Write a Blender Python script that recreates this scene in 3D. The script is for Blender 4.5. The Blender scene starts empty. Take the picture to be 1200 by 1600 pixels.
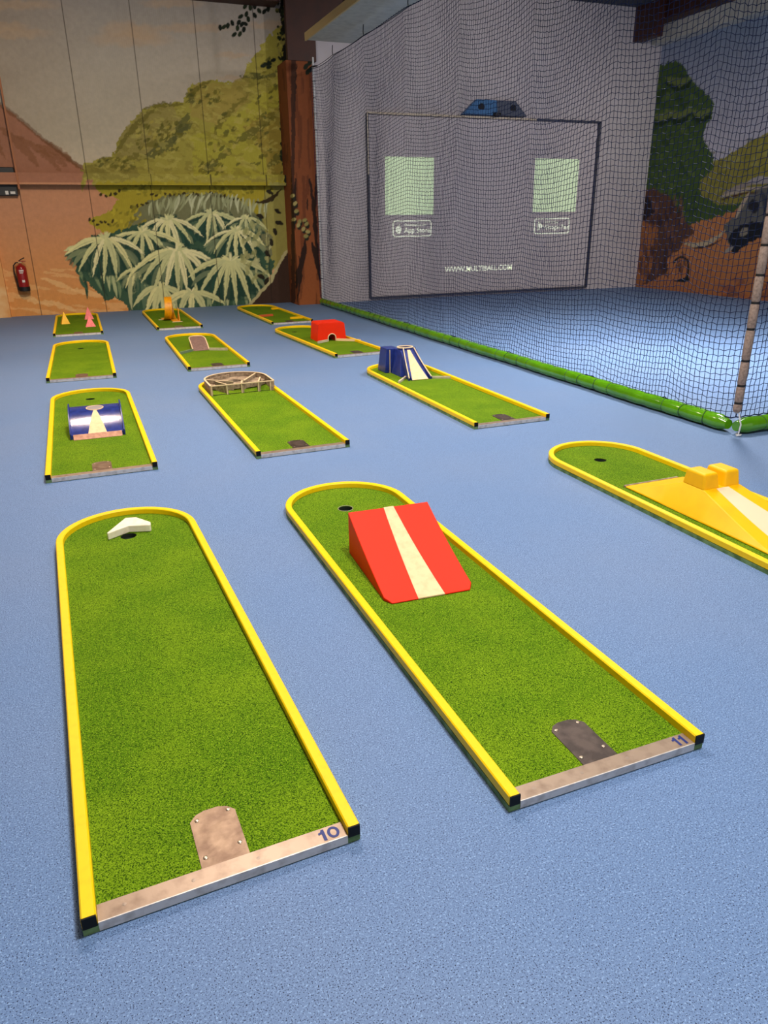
import bpy, bmesh, math, random
import numpy as np
from mathutils import Vector, Matrix
from mathutils.geometry import tessellate_polygon
random.seed(7)
SC = bpy.context.scene
COL = SC.collection
R = math.radians
PI = math.pi

# ------------------------------------------------------------------ camera
CAMZ = 1.6
F_PX, PITCH, YAW, ROLL = 1143.47, 0.37993, -0.37940, -0.01258

def cam_dir(x, y):
    c, s = math.cos(ROLL), math.sin(ROLL)
    x, y = c*x - s*y, s*x + c*y
    Y = math.cos(PITCH) + y*math.sin(PITCH)
    Z = -math.sin(PITCH) + y*math.cos(PITCH)
    c, s = math.cos(YAW), math.sin(YAW)
    return Vector((c*x - s*Y, s*x + c*Y, Z))

fw = cam_dir(0, 0)
rt = cam_dir(1, 0) - fw
up = cam_dir(0, 1) - fw
cd = bpy.data.cameras.new('camera')
cam = bpy.data.objects.new('camera', cd)
COL.objects.link(cam)
cd.sensor_fit = 'HORIZONTAL'
cd.sensor_width = 36
cd.lens = 36*F_PX/1200
cd.clip_end = 200
m = Matrix((rt.normalized(), up.normalized(), -fw.normalized())).transposed().to_4x4()
m.translation = (0, 0, CAMZ)
cam.matrix_world = m
SC.camera = cam

# ------------------------------------------------------------------ light and exposure
SC.view_settings.view_transform = 'Standard'
SC.view_settings.look = 'None'
SC.view_settings.gamma = 1
SC.view_settings.use_curve_mapping = False
SC.view_settings.exposure = 0.0
W = bpy.data.worlds.new('hall_ambient')
SC.world = W
W.use_nodes = True
W.node_tree.nodes['Background'].inputs[0].default_value = (1.0, 0.97, 0.95, 1)
W.node_tree.nodes['Background'].inputs[1].default_value = 0.62

LAMPS = [  # x, y, z, size_x, size_y, watts, colour, spread in degrees
    (-0.1, 9.3, 5.3, 0.26, 0.5, 190, (1.0, 0.76, 0.58), 140),
    (1.0, 5.6, 5.3, 0.5, 1.2, 140, (1.0, 0.86, 0.76), 140),
    (4.1, 6.0, 5.3, 0.4, 1.0, 55, (1.0, 0.94, 0.90), 150),
    (1.7, 1.3, 5.3, 0.6, 1.0, 285, (1.0, 0.97, 0.94), 180),
    (6.7, 7.0, 4.4, 0.7, 1.2, 300, (1.0, 0.98, 0.96), 125),
]
ADDED_FLOODS = [  # added to brighten the walls: position, aim, watts, colour, cone in degrees
    ((7.6, 6.2, 5.2), (8.0, 15.1, 1.2), 850, (1.0, 0.93, 0.90), 84),  # stands in for the projector's light on the screen wall
    ((10.2, 7.6, 5.0), (12.75, 12.5, 1.8), 260, (1.0, 0.90, 0.80), 80),
    ((0.4, 7.2, 5.3), (1.0, 15.6, 1.5), 880, (1.0, 0.90, 0.74), 74),
]

def area_lamp(x, y, z, sx, sy, w, c, sp):
    ld = bpy.data.lights.new('ceiling_lamp_light', 'AREA')
    ld.shape = 'RECTANGLE'
    ld.size, ld.size_y = sx, sy
    ld.energy = w
    ld.color = c
    ld.spread = math.radians(sp)
    o = bpy.data.objects.new('ceiling_lamp_light', ld)
    o.location = (x, y, z)
    COL.objects.link(o)
    return o

def flood(p, aim, w, c, cone):
    ld = bpy.data.lights.new('added_flood_light', 'SPOT')
    ld.energy = w; ld.color = c
    ld.spot_size = math.radians(cone); ld.spot_blend = 0.8; ld.shadow_soft_size = 0.12
    o = bpy.data.objects.new('added_flood_light', ld)
    o.location = p
    o.rotation_euler = (Vector(aim)-Vector(p)).to_track_quat('-Z', 'Y').to_euler()
    COL.objects.link(o)
    return o

# ------------------------------------------------------------------ helpers
def lin(c):
    return tuple(((v/255)/12.92 if v/255 <= 0.04045 else ((v/255+0.055)/1.055)**2.4) for v in c)

def mat(name, col, rough=0.5, metal=0.0, spec=0.5, noise=None, bump=None, coat=0.0):
    """noise=(scale, second colour, low, high[, detail]); bump=(scale, strength, distance)"""
    M = bpy.data.materials.new(name)
    M.use_nodes = True
    nt = M.node_tree
    b = nt.nodes['Principled BSDF']
    b.inputs['Base Color'].default_value = (*lin(col), 1)
    b.inputs['Roughness'].default_value = rough
    b.inputs['Metallic'].default_value = metal
    b.inputs['Specular IOR Level'].default_value = spec
    b.inputs['Coat Weight'].default_value = coat
    tc = nt.nodes.new('ShaderNodeTexCoord')
    if noise:
        n = nt.nodes.new('ShaderNodeTexNoise')
        n.inputs['Scale'].default_value = noise[0]
        n.inputs['Detail'].default_value = noise[4] if len(noise) > 4 else 3
        nt.links.new(tc.outputs['Object'], n.inputs['Vector'])
        r = nt.nodes.new('ShaderNodeValToRGB')
        r.color_ramp.elements[0].position = noise[2]
        r.color_ramp.elements[1].position = noise[3]
        r.color_ramp.elements[0].color = (*lin(col), 1)
        r.color_ramp.elements[1].color = (*lin(noise[1]), 1)
        nt.links.new(n.outputs['Fac'], r.inputs['Fac'])
        nt.links.new(r.outputs['Color'], b.inputs['Base Color'])
    if bump:
        n = nt.nodes.new('ShaderNodeTexNoise')
        n.inputs['Scale'].default_value = bump[0]
        n.inputs['Detail'].default_value = 3
        nt.links.new(tc.outputs['Object'], n.inputs['Vector'])
        bp = nt.nodes.new('ShaderNodeBump')
        bp.inputs['Strength'].default_value = bump[1]
        bp.inputs['Distance'].default_value = bump[2]
        nt.links.new(n.outputs['Fac'], bp.inputs['Height'])
        nt.links.new(bp.outputs['Normal'], b.inputs['Normal'])
    return M

def speckle_mat(name, base, dark, light, s1, s2, rough, spec, t_dark=(0.57, 0.62), t_light=(0.60, 0.66), bump=0.0, patch=None):
    M = bpy.data.materials.new(name)
    M.use_nodes = True
    nt = M.node_tree
    L = nt.links.new
    b = nt.nodes['Principled BSDF']
    b.inputs['Roughness'].default_value = rough
    b.inputs['Specular IOR Level'].default_value = spec
    g = nt.nodes.new('ShaderNodeNewGeometry')
    def noise(scale, detail, off):
        mp = nt.nodes.new('ShaderNodeMapping')
        mp.inputs['Location'].default_value = (off, off*2, 0)
        L(g.outputs['Position'], mp.inputs['Vector'])
        n = nt.nodes.new('ShaderNodeTexNoise')
        n.inputs['Scale'].default_value = scale
        n.inputs['Detail'].default_value = detail
        L(mp.outputs['Vector'], n.inputs['Vector'])
        return n.outputs['Fac']
    def ramp(src, lo, hi):
        r = nt.nodes.new('ShaderNodeMapRange')
        r.inputs['From Min'].default_value = lo
        r.inputs['From Max'].default_value = hi
        L(src, r.inputs['Value'])
        return r.outputs['Result']
    def mix(fac, a, bcol):
        x = nt.nodes.new('ShaderNodeMix')
        x.data_type = 'RGBA'
        L(fac, x.inputs[0])
        if isinstance(a, tuple): x.inputs[6].default_value = (*lin(a), 1)
        else: L(a, x.inputs[6])
        x.inputs[7].default_value = (*lin(bcol), 1)
        return x.outputs[2]
    nd = noise(s1, 2, 3.1)
    nl = noise(s2, 2, 9.7)
    col = base
    if patch:
        col = mix(ramp(noise(patch[0], 4, 1.3), patch[2], patch[3]), col, patch[1])
    col = mix(ramp(nl, *t_light), col, light)
    col = mix(ramp(nd, *t_dark), col, dark)
    L(col, b.inputs['Base Color'])
    if bump:
        bn = nt.nodes.new('ShaderNodeBump')
        bn.inputs['Strength'].default_value = 0.6
        bn.inputs['Distance'].default_value = bump
        L(nd, bn.inputs['Height'])
        L(bn.outputs['Normal'], b.inputs['Normal'])
    return M

class MB:
    """collects shapes into one mesh"""
    def __init__(self):
        self.v = []; self.f = []; self.mi = []
    def add(self, vs, fs, mi=0):
        n = len(self.v)
        self.v += [tuple(p) for p in vs]
        self.f += [tuple(i+n for i in q) for q in fs]
        self.mi += [mi]*len(fs)
        return self
    def box(self, x0, x1, y0, y1, z0, z1, mi=0, M=None):
        vs = [Vector((x, y, z)) for z in (z0, z1) for x, y in ((x0, y0), (x1, y0), (x1, y1), (x0, y1))]
        if M is not None: vs = [M @ p for p in vs]
        return self.add(vs, [(3, 2, 1, 0), (4, 5, 6, 7), (0, 1, 5, 4), (1, 2, 6, 5), (2, 3, 7, 6), (3, 0, 4, 7)], mi)
    def bar(self, a, b, w, h, mi=0):
        """box lying from a to b (floor points with z = underside), w wide, h high"""
        a, b = Vector(a), Vector(b)
        d = (b-a); d.z = 0; n = Vector((-d.y, d.x, 0)).normalized()*w/2
        u = Vector((0, 0, h))
        vs = [a+n, a-n, b-n, b+n]
        vs += [p+u for p in vs]
        return self.add(vs, [(3, 2, 1, 0), (4, 5, 6, 7), (0, 1, 5, 4), (1, 2, 6, 5), (2, 3, 7, 6), (3, 0, 4, 7)], mi)
    def prism(self, pts, z0, z1, mi=0):
        n = len(pts)
        vs = [(x, y, z0) for x, y in pts]+[(x, y, z1) for x, y in pts]
        fs = [tuple(range(n-1, -1, -1)), tuple(range(n, 2*n))]
        fs += [(i, (i+1) % n, (i+1) % n+n, i+n) for i in range(n)]
        return self.add(vs, fs, mi)
    def xprism(self, pts, x0, x1, mi=0):
        """side profile (y,z), counter-clockwise seen from +x, pushed from x0 to x1"""
        n = len(pts)
        vs = [(x0, y, z) for y, z in pts]+[(x1, y, z) for y, z in pts]
        fs = [tuple(range(n-1, -1, -1)), tuple(range(n, 2*n))]
        fs += [(i, (i+1) % n, (i+1) % n+n, i+n) for i in range(n)]
        return self.add(vs, fs, mi)
    def tube(self, path, r, seg=8, caps=True, mi=0, radii=None):
        P = [Vector(p) for p in path]
        vs, fs = [], []
        prev = None
        for i, p in enumerate(P):
            t = (P[min(i+1, len(P)-1)]-P[max(i-1, 0)]).normalized()
            ref = prev if prev is not None else (Vector((0, 0, 1)) if abs(t.z) < 0.9 else Vector((1, 0, 0)))
            u = (ref-t*ref.dot(t)).normalized(); prev = u
            w = t.cross(u)
            rr = radii[i] if radii else r
            vs += [p+(u*math.cos(a)+w*math.sin(a))*rr for a in (2*PI*k/seg for k in range(seg))]
        for i in range(len(P)-1):
            for k in range(seg):
                a, b = i*seg+k, i*seg+(k+1) % seg
                fs.append((a, b, b+seg, a+seg))
        if caps:
            fs.append(tuple(range(seg-1, -1, -1)))
            fs.append(tuple((len(P)-1)*seg+k for k in range(seg)))
        return self.add(vs, fs, mi)
    def lathe(self, prof, c=(0, 0, 0), seg=20, mi=0):
        vs = [(c[0]+r*math.cos(2*PI*k/seg), c[1]+r*math.sin(2*PI*k/seg), c[2]+z) for r, z in prof for k in range(seg)]
        fs = []
        for i in range(len(prof)-1):
            for k in range(seg):
                a, b = i*seg+k, i*seg+(k+1) % seg
                fs.append((a, b, b+seg, a+seg))
        fs.append(tuple(range(seg-1, -1, -1)))
        fs.append(tuple((len(prof)-1)*seg+k for k in range(seg)))
        return self.add(vs, fs, mi)
    def mesh(self, name, mats, smooth=False):
        me = bpy.data.meshes.new(name)
        me.from_pydata(self.v, [], self.f)
        for q in (mats if isinstance(mats, (list, tuple)) else [mats]): me.materials.append(q)
        if any(self.mi): me.polygons.foreach_set('material_index', self.mi)
        me.update()
        if smooth:
            me.shade_smooth()
            me.set_sharp_from_angle(angle=R(38))
        return me
    def build(self, name, mats, parent=None, smooth=False, bevel=0, seg=2):
        o = bpy.data.objects.new(name, self.mesh(name, mats, smooth))
        COL.objects.link(o)
        if parent: o.parent = parent
        if bevel:
            md = o.modifiers.new('bevel', 'BEVEL')
            md.width = bevel; md.segments = seg; md.limit_method = 'ANGLE'
        return o

def taper(mb, xb, xt, yb, yt, z0, z1):
    """xb=(x0,x1) base, xt top, yb base, yt top"""
    vs = [(xb[0], yb[0], z0), (xb[1], yb[0], z0), (xb[1], yb[1], z0), (xb[0], yb[1], z0), (xt[0], yt[0], z1), (xt[1], yt[0], z1), (xt[1], yt[1], z1), (xt[0], yt[1], z1)]
    return mb.add(vs, [(3, 2, 1, 0), (4, 5, 6, 7), (0, 1, 5, 4), (1, 2, 6, 5), (2, 3, 7, 6), (3, 0, 4, 7)])

def tag(o, label=None, cat=None, group=None, kind=None):
    if label: o['label'] = label
    if cat: o['category'] = cat
    if group: o['group'] = group
    if kind: o['kind'] = kind
    return o

def empty(name, loc, rz, label, cat, group=None):
    o = bpy.data.objects.new(name, None)
    o.location = loc
    o.rotation_euler = (0, 0, rz)
    o.empty_display_size = 0.1
    COL.objects.link(o)
    return tag(o, label, cat, group)

def text_mesh(name, body, size, material, depth=0.0006, align='LEFT', offset=0.0):
    cu = bpy.data.curves.new(name, 'FONT')
    cu.body = body; cu.size = size; cu.extrude = depth; cu.align_x = align; cu.offset = offset
    tmp = bpy.data.objects.new('tmp_text', cu)
    COL.objects.link(tmp)
    dg = bpy.context.evaluated_depsgraph_get()
    me = bpy.data.meshes.new_from_object(tmp.evaluated_get(dg))
    bpy.data.objects.remove(tmp)
    me.name = name
    me.materials.clear(); me.materials.append(material)
    return me

def put(name, me, parent=None, loc=(0, 0, 0), rot=(0, 0, 0)):
    o = bpy.data.objects.new(name, me)
    COL.objects.link(o)
    if parent: o.parent = parent
    o.location = loc; o.rotation_euler = rot
    return o

# ------------------------------------------------------------------ painter for the murals
def vnoise(x, y, seed=0):
    xi, yi = np.floor(x).astype(np.int64), np.floor(y).astype(np.int64)
    fx, fy = x-xi, y-yi
    fx, fy = fx*fx*(3-2*fx), fy*fy*(3-2*fy)
    def h(a, b):
        n = (a*374761393+b*668265263+seed*2147483647) & 0xffffffff
        n = ((n ^ (n >> 13))*1274126177) & 0xffffffff
        return ((n ^ (n >> 16)) & 0xffff)/65535.0
    return (h(xi, yi)*(1-fx)+h(xi+1, yi)*fx)*(1-fy)+(h(xi, yi+1)*(1-fx)+h(xi+1, yi+1)*fx)*fy

def fbm(x, y, seed=0):
    return 0.55*vnoise(x, y, seed)+0.3*vnoise(x*2.1, y*2.1, seed+5)+0.15*vnoise(x*4.3, y*4.3, seed+9)

class Paint:
    """paints flat pigment on the points of a wall; shapes are given in picture units of the mural as seen head on from the tee"""
    def __init__(self, pts):
        self.P = pts
        r = np.array(rt); u = np.array(up); f = np.array(fw)
        q = pts-np.array([0, 0, CAMZ])
        d = q@f
        self.x = 600+(q@r)/d*F_PX
        self.y = 800-(q@u)/d*F_PX
        self.c = np.zeros((len(pts), 3))
    def blend(self, m, col, a=1.0):
        c = np.array(lin(col))
        if np.isscalar(m): m = np.full(len(self.x), m)
        m = (m*a)[:, None]
        self.c = self.c*(1-m)+c*m
    def bl(self, idx, m, col):
        c = np.array(lin(col)); m = m[:, None]
        self.c[idx] = self.c[idx]*(1-m)+c*m
    def warp(self, wob, sc, seed):
        if not wob: return self.x, self.y
        return (self.x+(fbm(self.x/sc, self.y/sc, seed)-0.5)*2*wob,
                self.y+(fbm(self.x/sc+31, self.y/sc+17, seed+1)-0.5)*2*wob)
    def poly(self, pts, col, wob=0, sc=8, a=1.0, seed=1):
        X, Y = self.warp(wob, sc, seed)
        ins = np.zeros(len(X), bool)
        n = len(pts)
        for i in range(n):
            (x0, y0), (x1, y1) = pts[i], pts[(i+1) % n]
            if y0 == y1: continue
            c = ((y0 > Y) != (y1 > Y)) & (X < (x1-x0)*(Y-y0)/(y1-y0)+x0)
            ins ^= c
        self.blend(ins.astype(float), col, a)
        return ins
    def ell(self, cx, cy, rx, ry, col, rot=0, wob=0, sc=6, a=1.0, soft=0.15, seed=3):
        R_ = max(rx, ry)*1.5+wob
        idx = np.where((abs(self.x-cx) < R_) & (abs(self.y-cy) < R_))[0]
        if not len(idx): return
        X, Y = self.x[idx], self.y[idx]
        if wob:
            X = X+(fbm(X/sc, Y/sc, seed)-0.5)*2*wob; Y = Y+(fbm(X/sc+9, Y/sc+4, seed)-0.5)*2*wob
        c, s = math.cos(rot), math.sin(rot)
        u = ((X-cx)*c+(Y-cy)*s)/rx; v = (-(X-cx)*s+(Y-cy)*c)/ry
        m = np.clip((1-np.hypot(u, v))/soft, 0, 1)
        self.bl(idx, m*a, col)
    def stroke(self, pts, w, col, prof='leaf', a=1.0, wob=0, sc=5, seed=2):
        """polyline; w = greatest half width; leaf = thin at both ends, taper = thin at the end, line = even"""
        pts = np.array(pts, float)
        lo, hi = pts.min(0)-w-wob-1, pts.max(0)+w+wob+1
        idx = np.where((self.x > lo[0]) & (self.x < hi[0]) & (self.y > lo[1]) & (self.y < hi[1]))[0]
        if not len(idx): return
        X, Y = self.x[idx], self.y[idx]
        if wob:
            X = X+(fbm(X/sc, Y/sc, seed)-0.5)*2*wob; Y = Y+(fbm(X/sc+9, Y/sc+4, seed)-0.5)*2*wob
        best = np.full(len(X), 1e9); tb = np.zeros(len(X))
        n = len(pts)-1
        for i in range(n):
            a0, b0 = pts[i], pts[i+1]; d = b0-a0
            t = np.clip(((X-a0[0])*d[0]+(Y-a0[1])*d[1])/(d@d+1e-9), 0, 1)
            ds = np.hypot(X-a0[0]-t*d[0], Y-a0[1]-t*d[1])
            k = ds < best
            best[k] = ds[k]; tb[k] = (i+t[k])/n
        if prof == 'leaf': ww = w*np.sin(PI*np.clip(tb*0.9+0.08, 0, 1))**0.8
        elif prof == 'taper': ww = w*(1-tb)**0.7
        else: ww = w+0*tb
        self.bl(idx, np.clip((ww-best)/0.8+0.5, 0, 1)*a*(ww > 0.05), col)

def curve(p0, p1, p2, n=7):
    return [((1-t)**2*p0[0]+2*t*(1-t)*p1[0]+t*t*p2[0], (1-t)**2*p0[1]+2*t*(1-t)*p1[1]+t*t*p2[1]) for t in (i/(n-1) for i in range(n))]

def grid_wall(name, origin, u, v, lu, lv, nu, nv, paint, material, parent=None):
    """flat painted sheet: origin + s*u + t*v"""
    s = np.linspace(0, lu, nu+1); t = np.linspace(0, lv, nv+1)
    S, T = np.meshgrid(s, t)
    P = np.array(origin)+S.reshape(-1, 1)*np.array(u)+T.reshape(-1, 1)*np.array(v)
    i = np.arange(nu*nv); r, c = i//nu, i % nu
    a = r*(nu+1)+c
    F = np.stack([a, a+1, a+nu+2, a+nu+1], 1)
    me = bpy.data.meshes.new(name)
    me.vertices.add(len(P)); me.vertices.foreach_set('co', P.ravel())
    me.loops.add(F.size); me.loops.foreach_set('vertex_index', F.ravel())
    me.polygons.add(len(F)); me.polygons.foreach_set('loop_start', np.arange(len(F))*4)
    me.polygons.foreach_set('loop_total', np.full(len(F), 4))
    me.update(); me.validate()
    C = paint(P)
    at = me.color_attributes.new('pigment', 'FLOAT_COLOR', 'POINT')
    at.data.foreach_set('color', np.concatenate([C, np.ones((len(C), 1))], 1).ravel())
    me.materials.append(material)
    o = bpy.data.objects.new(name, me)
    COL.objects.link(o)
    if parent: o.parent = parent
    return o

def pigment_mat(name, rough=0.75, corrug=None):
    M = bpy.data.materials.new(name)
    M.use_nodes = True
    nt = M.node_tree
    b = nt.nodes['Principled BSDF']
    at = nt.nodes.new('ShaderNodeVertexColor'); at.layer_name = 'pigment'
    g = nt.nodes.new('ShaderNodeNewGeometry')
    n = nt.nodes.new('ShaderNodeTexNoise')
    n.inputs['Scale'].default_value = 14; n.inputs['Detail'].default_value = 5
    nt.links.new(g.outputs['Position'], n.inputs['Vector'])
    mr = nt.nodes.new('ShaderNodeMapRange')
    mr.inputs['To Min'].default_value = 0.86; mr.inputs['To Max'].default_value = 1.14
    nt.links.new(n.outputs['Fac'], mr.inputs['Value'])
    mx = nt.nodes.new('ShaderNodeVectorMath'); mx.operation = 'SCALE'
    nt.links.new(at.outputs['Color'], mx.inputs[0]); nt.links.new(mr.outputs['Result'], mx.inputs['Scale'])
    nt.links.new(mx.outputs['Vector'], b.inputs['Base Color'])
    b.inputs['Roughness'].default_value = rough
    b.inputs['Specular IOR Level'].default_value = 0.25
    if corrug:
        w = nt.nodes.new('ShaderNodeTexWave'); w.bands_direction = 'X'
        w.inputs['Scale'].default_value = corrug
        nt.links.new(g.outputs['Position'], w.inputs['Vector'])
        bp = nt.nodes.new('ShaderNodeBump'); bp.inputs['Strength'].default_value = 0.25; bp.inputs['Distance'].default_value = 0.003
        nt.links.new(w.outputs['Fac'], bp.inputs['Height']); nt.links.new(bp.outputs['Normal'], b.inputs['Normal'])
    return M

# ------------------------------------------------------------------ materials
M_FLOOR = speckle_mat('blue_rubber_floor', (104, 132, 174), (20, 32, 64), (136, 166, 206), 290, 180, 0.62, 0.3,
                      (0.585, 0.63), (0.56, 0.66), 0.001, (0.9, (110, 134, 172), 0.4, 0.7))
M_TURF = speckle_mat('green_turf', (89, 127, 12), (34, 64, 4), (138, 168, 34), 300, 240, 0.9, 0.1,
                     (0.48, 0.62), (0.52, 0.64), 0.003, (3.0, (112, 144, 18), 0.4, 0.65))
M_YEL = mat('yellow_paint', (250, 190, 6), 0.45, spec=0.3, noise=(9, (240, 182, 6), 0.45, 0.7), bump=(60, 0.15, 0.001))
M_RAILYEL = mat('yellow_rail_paint', (255, 208, 10), 0.45, spec=0.3, noise=(40, (250, 200, 10), 0.5, 0.75))
M_BASE = mat('green_plywood_edge', (116, 146, 92), 0.7, noise=(18, (74, 104, 56), 0.4, 0.62))
M_CAP = mat('black_plastic', (10, 10, 11), 0.5, spec=0.2)
M_ALU = mat('galvanised_strip', (164, 142, 122), 0.40, 0.5, noise=(26, (138, 116, 98), 0.45, 0.75, 6), bump=(70, 0.3, 0.001))
M_ALUF = mat('strip_face_sheen', (216, 210, 204), 0.4, 0.3, noise=(30, (186, 178, 170), 0.45, 0.7))  # lighter copy of the strip metal, with the front face's reflection painted in
M_PLATE = mat('worn_steel_plate', (142, 118, 96), 0.40, 0.55, noise=(22, (112, 88, 70), 0.38, 0.66, 6), bump=(28, 0.5, 0.003))
M_PLATED = mat('dark_steel_plate', (90, 76, 68), 0.42, 0.4, noise=(20, (66, 54, 48), 0.42, 0.62, 6), bump=(28, 0.5, 0.003))
M_SCREW = mat('steel_screw', (190, 172, 150), 0.3, 0.9)
M_NUM = mat('navy_numeral', (12, 36, 112), 0.5)
M_HOLE = mat('dark_cup', (20, 32, 18), 0.8)
M_RIM = mat('cream_rim', (176, 166, 138), 0.6)
M_CREAM = mat('cream_paint', (244, 208, 160), 0.6, spec=0.2, noise=(30, (234, 194, 146), 0.45, 0.7))
M_WHITE = mat('off_white_foam', (246, 236, 208), 0.6, noise=(24, (236, 220, 186), 0.45, 0.7))
M_RED = mat('orange_red_paint', (240, 44, 6), 0.5, noise=(6, (232, 44, 10), 0.4, 0.7), spec=0.2, bump=(12, 0.1, 0.002))
M_BLUE = mat('dark_blue_paint', (36, 54, 132), 0.3, noise=(20, (28, 42, 108), 0.4, 0.7), bump=(160, 0.25, 0.0006), spec=0.35)
M_TRAY = mat('glossy_blue_tray', (36, 54, 132), 0.17, noise=(20, (28, 42, 108), 0.4, 0.7), bump=(90, 0.35, 0.0009), spec=0.6)
M_WOOD = mat('grey_brown_wood', (166, 146, 120), 0.7, noise=(30, (122, 102, 80), 0.4, 0.65, 5))
M_PINKWOOD = mat('pinkish_wood', (206, 150, 120), 0.6, noise=(30, (180, 124, 96), 0.4, 0.65, 5))
M_TRIM = mat('pale_trim', (224, 200, 160), 0.55)
M_PALEWOOD = mat('pale_board', (200, 188, 160), 0.6, noise=(20, (176, 164, 140), 0.4, 0.7))
M_BRIDGE = mat('mauve_brown_board', (130, 104, 96), 0.6, noise=(30, (108, 84, 76), 0.4, 0.7))
M_PINK = mat('pink_paint', (236, 100, 100), 0.5, noise=(40, (225, 82, 82), 0.45, 0.7))
M_ORANGE = mat('orange_yellow_paint', (236, 160, 8), 0.4, noise=(30, (214, 134, 8), 0.45, 0.7))
M_TUBE = mat('green_vinyl', (92, 158, 14), 0.18, noise=(5, (78, 138, 12), 0.4, 0.7), bump=(22, 0.4, 0.006), coat=0.5)
M_CORD = mat('navy_cord', (16, 26, 52), 0.6)
M_FOAM = mat('grey_brown_foam_sleeve', (158, 136, 122), 0.7, noise=(60, (126, 106, 94), 0.4, 0.7))
M_BLACK = mat('black_strap', (14, 13, 13), 0.6)
M_POST = mat('white_pole_paint', (214, 214, 214), 0.4)
M_STEELBROWN = mat('brown_steel', (68, 30, 14), 0.6, noise=(4, (56, 24, 12), 0.4, 0.7))
M_GREYWALL = mat('grey_wall_paint', (200, 192, 194), 0.8, spec=0.2, noise=(3, (194, 186, 188), 0.4, 0.7), bump=(90, 0.1, 0.001))
M_GREYPANEL = mat('grey_panel', (206, 202, 190), 0.7, noise=(8, (190, 186, 174), 0.4, 0.7))
M_CREAMEDGE = mat('cream_board_edge', (222, 190, 130), 0.6)
M_CEIL = mat('dark_ceiling', (70, 74, 82), 0.85)
M_DARKBOX = mat('black_box_plastic', (22, 23, 26), 0.5)
M_LABELW = mat('white_label', (222, 216, 208), 0.5)
M_EXT = mat('extinguisher_red', (150, 22, 22), 0.3, coat=0.3)
M_HOOD1 = mat('blue_hood', (70, 118, 168), 0.5)
M_HOOD2 = mat('slate_hood', (86, 92, 106), 0.5)
M_BATTEN = mat('brown_batten', (176, 106, 60), 0.6)
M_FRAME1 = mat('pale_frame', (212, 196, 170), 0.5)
M_FRAME2 = mat('dark_frame', (66, 68, 80), 0.45)
M_HOUSING = mat('white_housing', (220, 220, 220), 0.5)

def emit_mat(name, col, strength):
    M = bpy.data.materials.new(name)
    M.use_nodes = True
    b = M.node_tree.nodes['Principled BSDF']
    b.inputs['Base Color'].default_value = (*lin(col), 1)
    b.inputs['Emission Color'].default_value = (*lin(col), 1)
    b.inputs['Emission Strength'].default_value = strength
    b.inputs['Roughness'].default_value = 0.8
    return M
M_PROJ = emit_mat('projected_pale_green', (206, 224, 186), 0.42)
M_PROJW = emit_mat('projected_white', (230, 236, 214), 0.55)
M_LED = emit_mat('green_led', (60, 230, 130), 2.5)
M_LAMP = emit_mat('lamp_diffuser', (255, 240, 220), 6)

# ------------------------------------------------------------------ setting
HALL_X0, HALL_X1, HALL_Y0 = -7.0, 12.75, -5.0
WALL_Y, SCR_Y, CEIL_Z = 15.62, 15.1, 5.74
tag(MB().box(HALL_X0, HALL_X1+0.3, HALL_Y0, WALL_Y+0.3, -0.12, 0.0).build('floor', M_FLOOR), kind='structure')
tag(MB().box(HALL_X0, HALL_X1+0.3, HALL_Y0, WALL_Y+0.3, CEIL_Z, CEIL_Z+0.15).build('ceiling', M_CEIL), kind='structure')
tag(MB().box(HALL_X0-0.2, HALL_X0, HALL_Y0, WALL_Y+0.3, 0, CEIL_Z).build('wall_left', M_GREYWALL), kind='structure')
tag(MB().box(4.66, HALL_X1, SCR_Y, WALL_Y+0.1, 0, CEIL_Z).build('wall_screen', M_GREYWALL), kind='structure')

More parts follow.
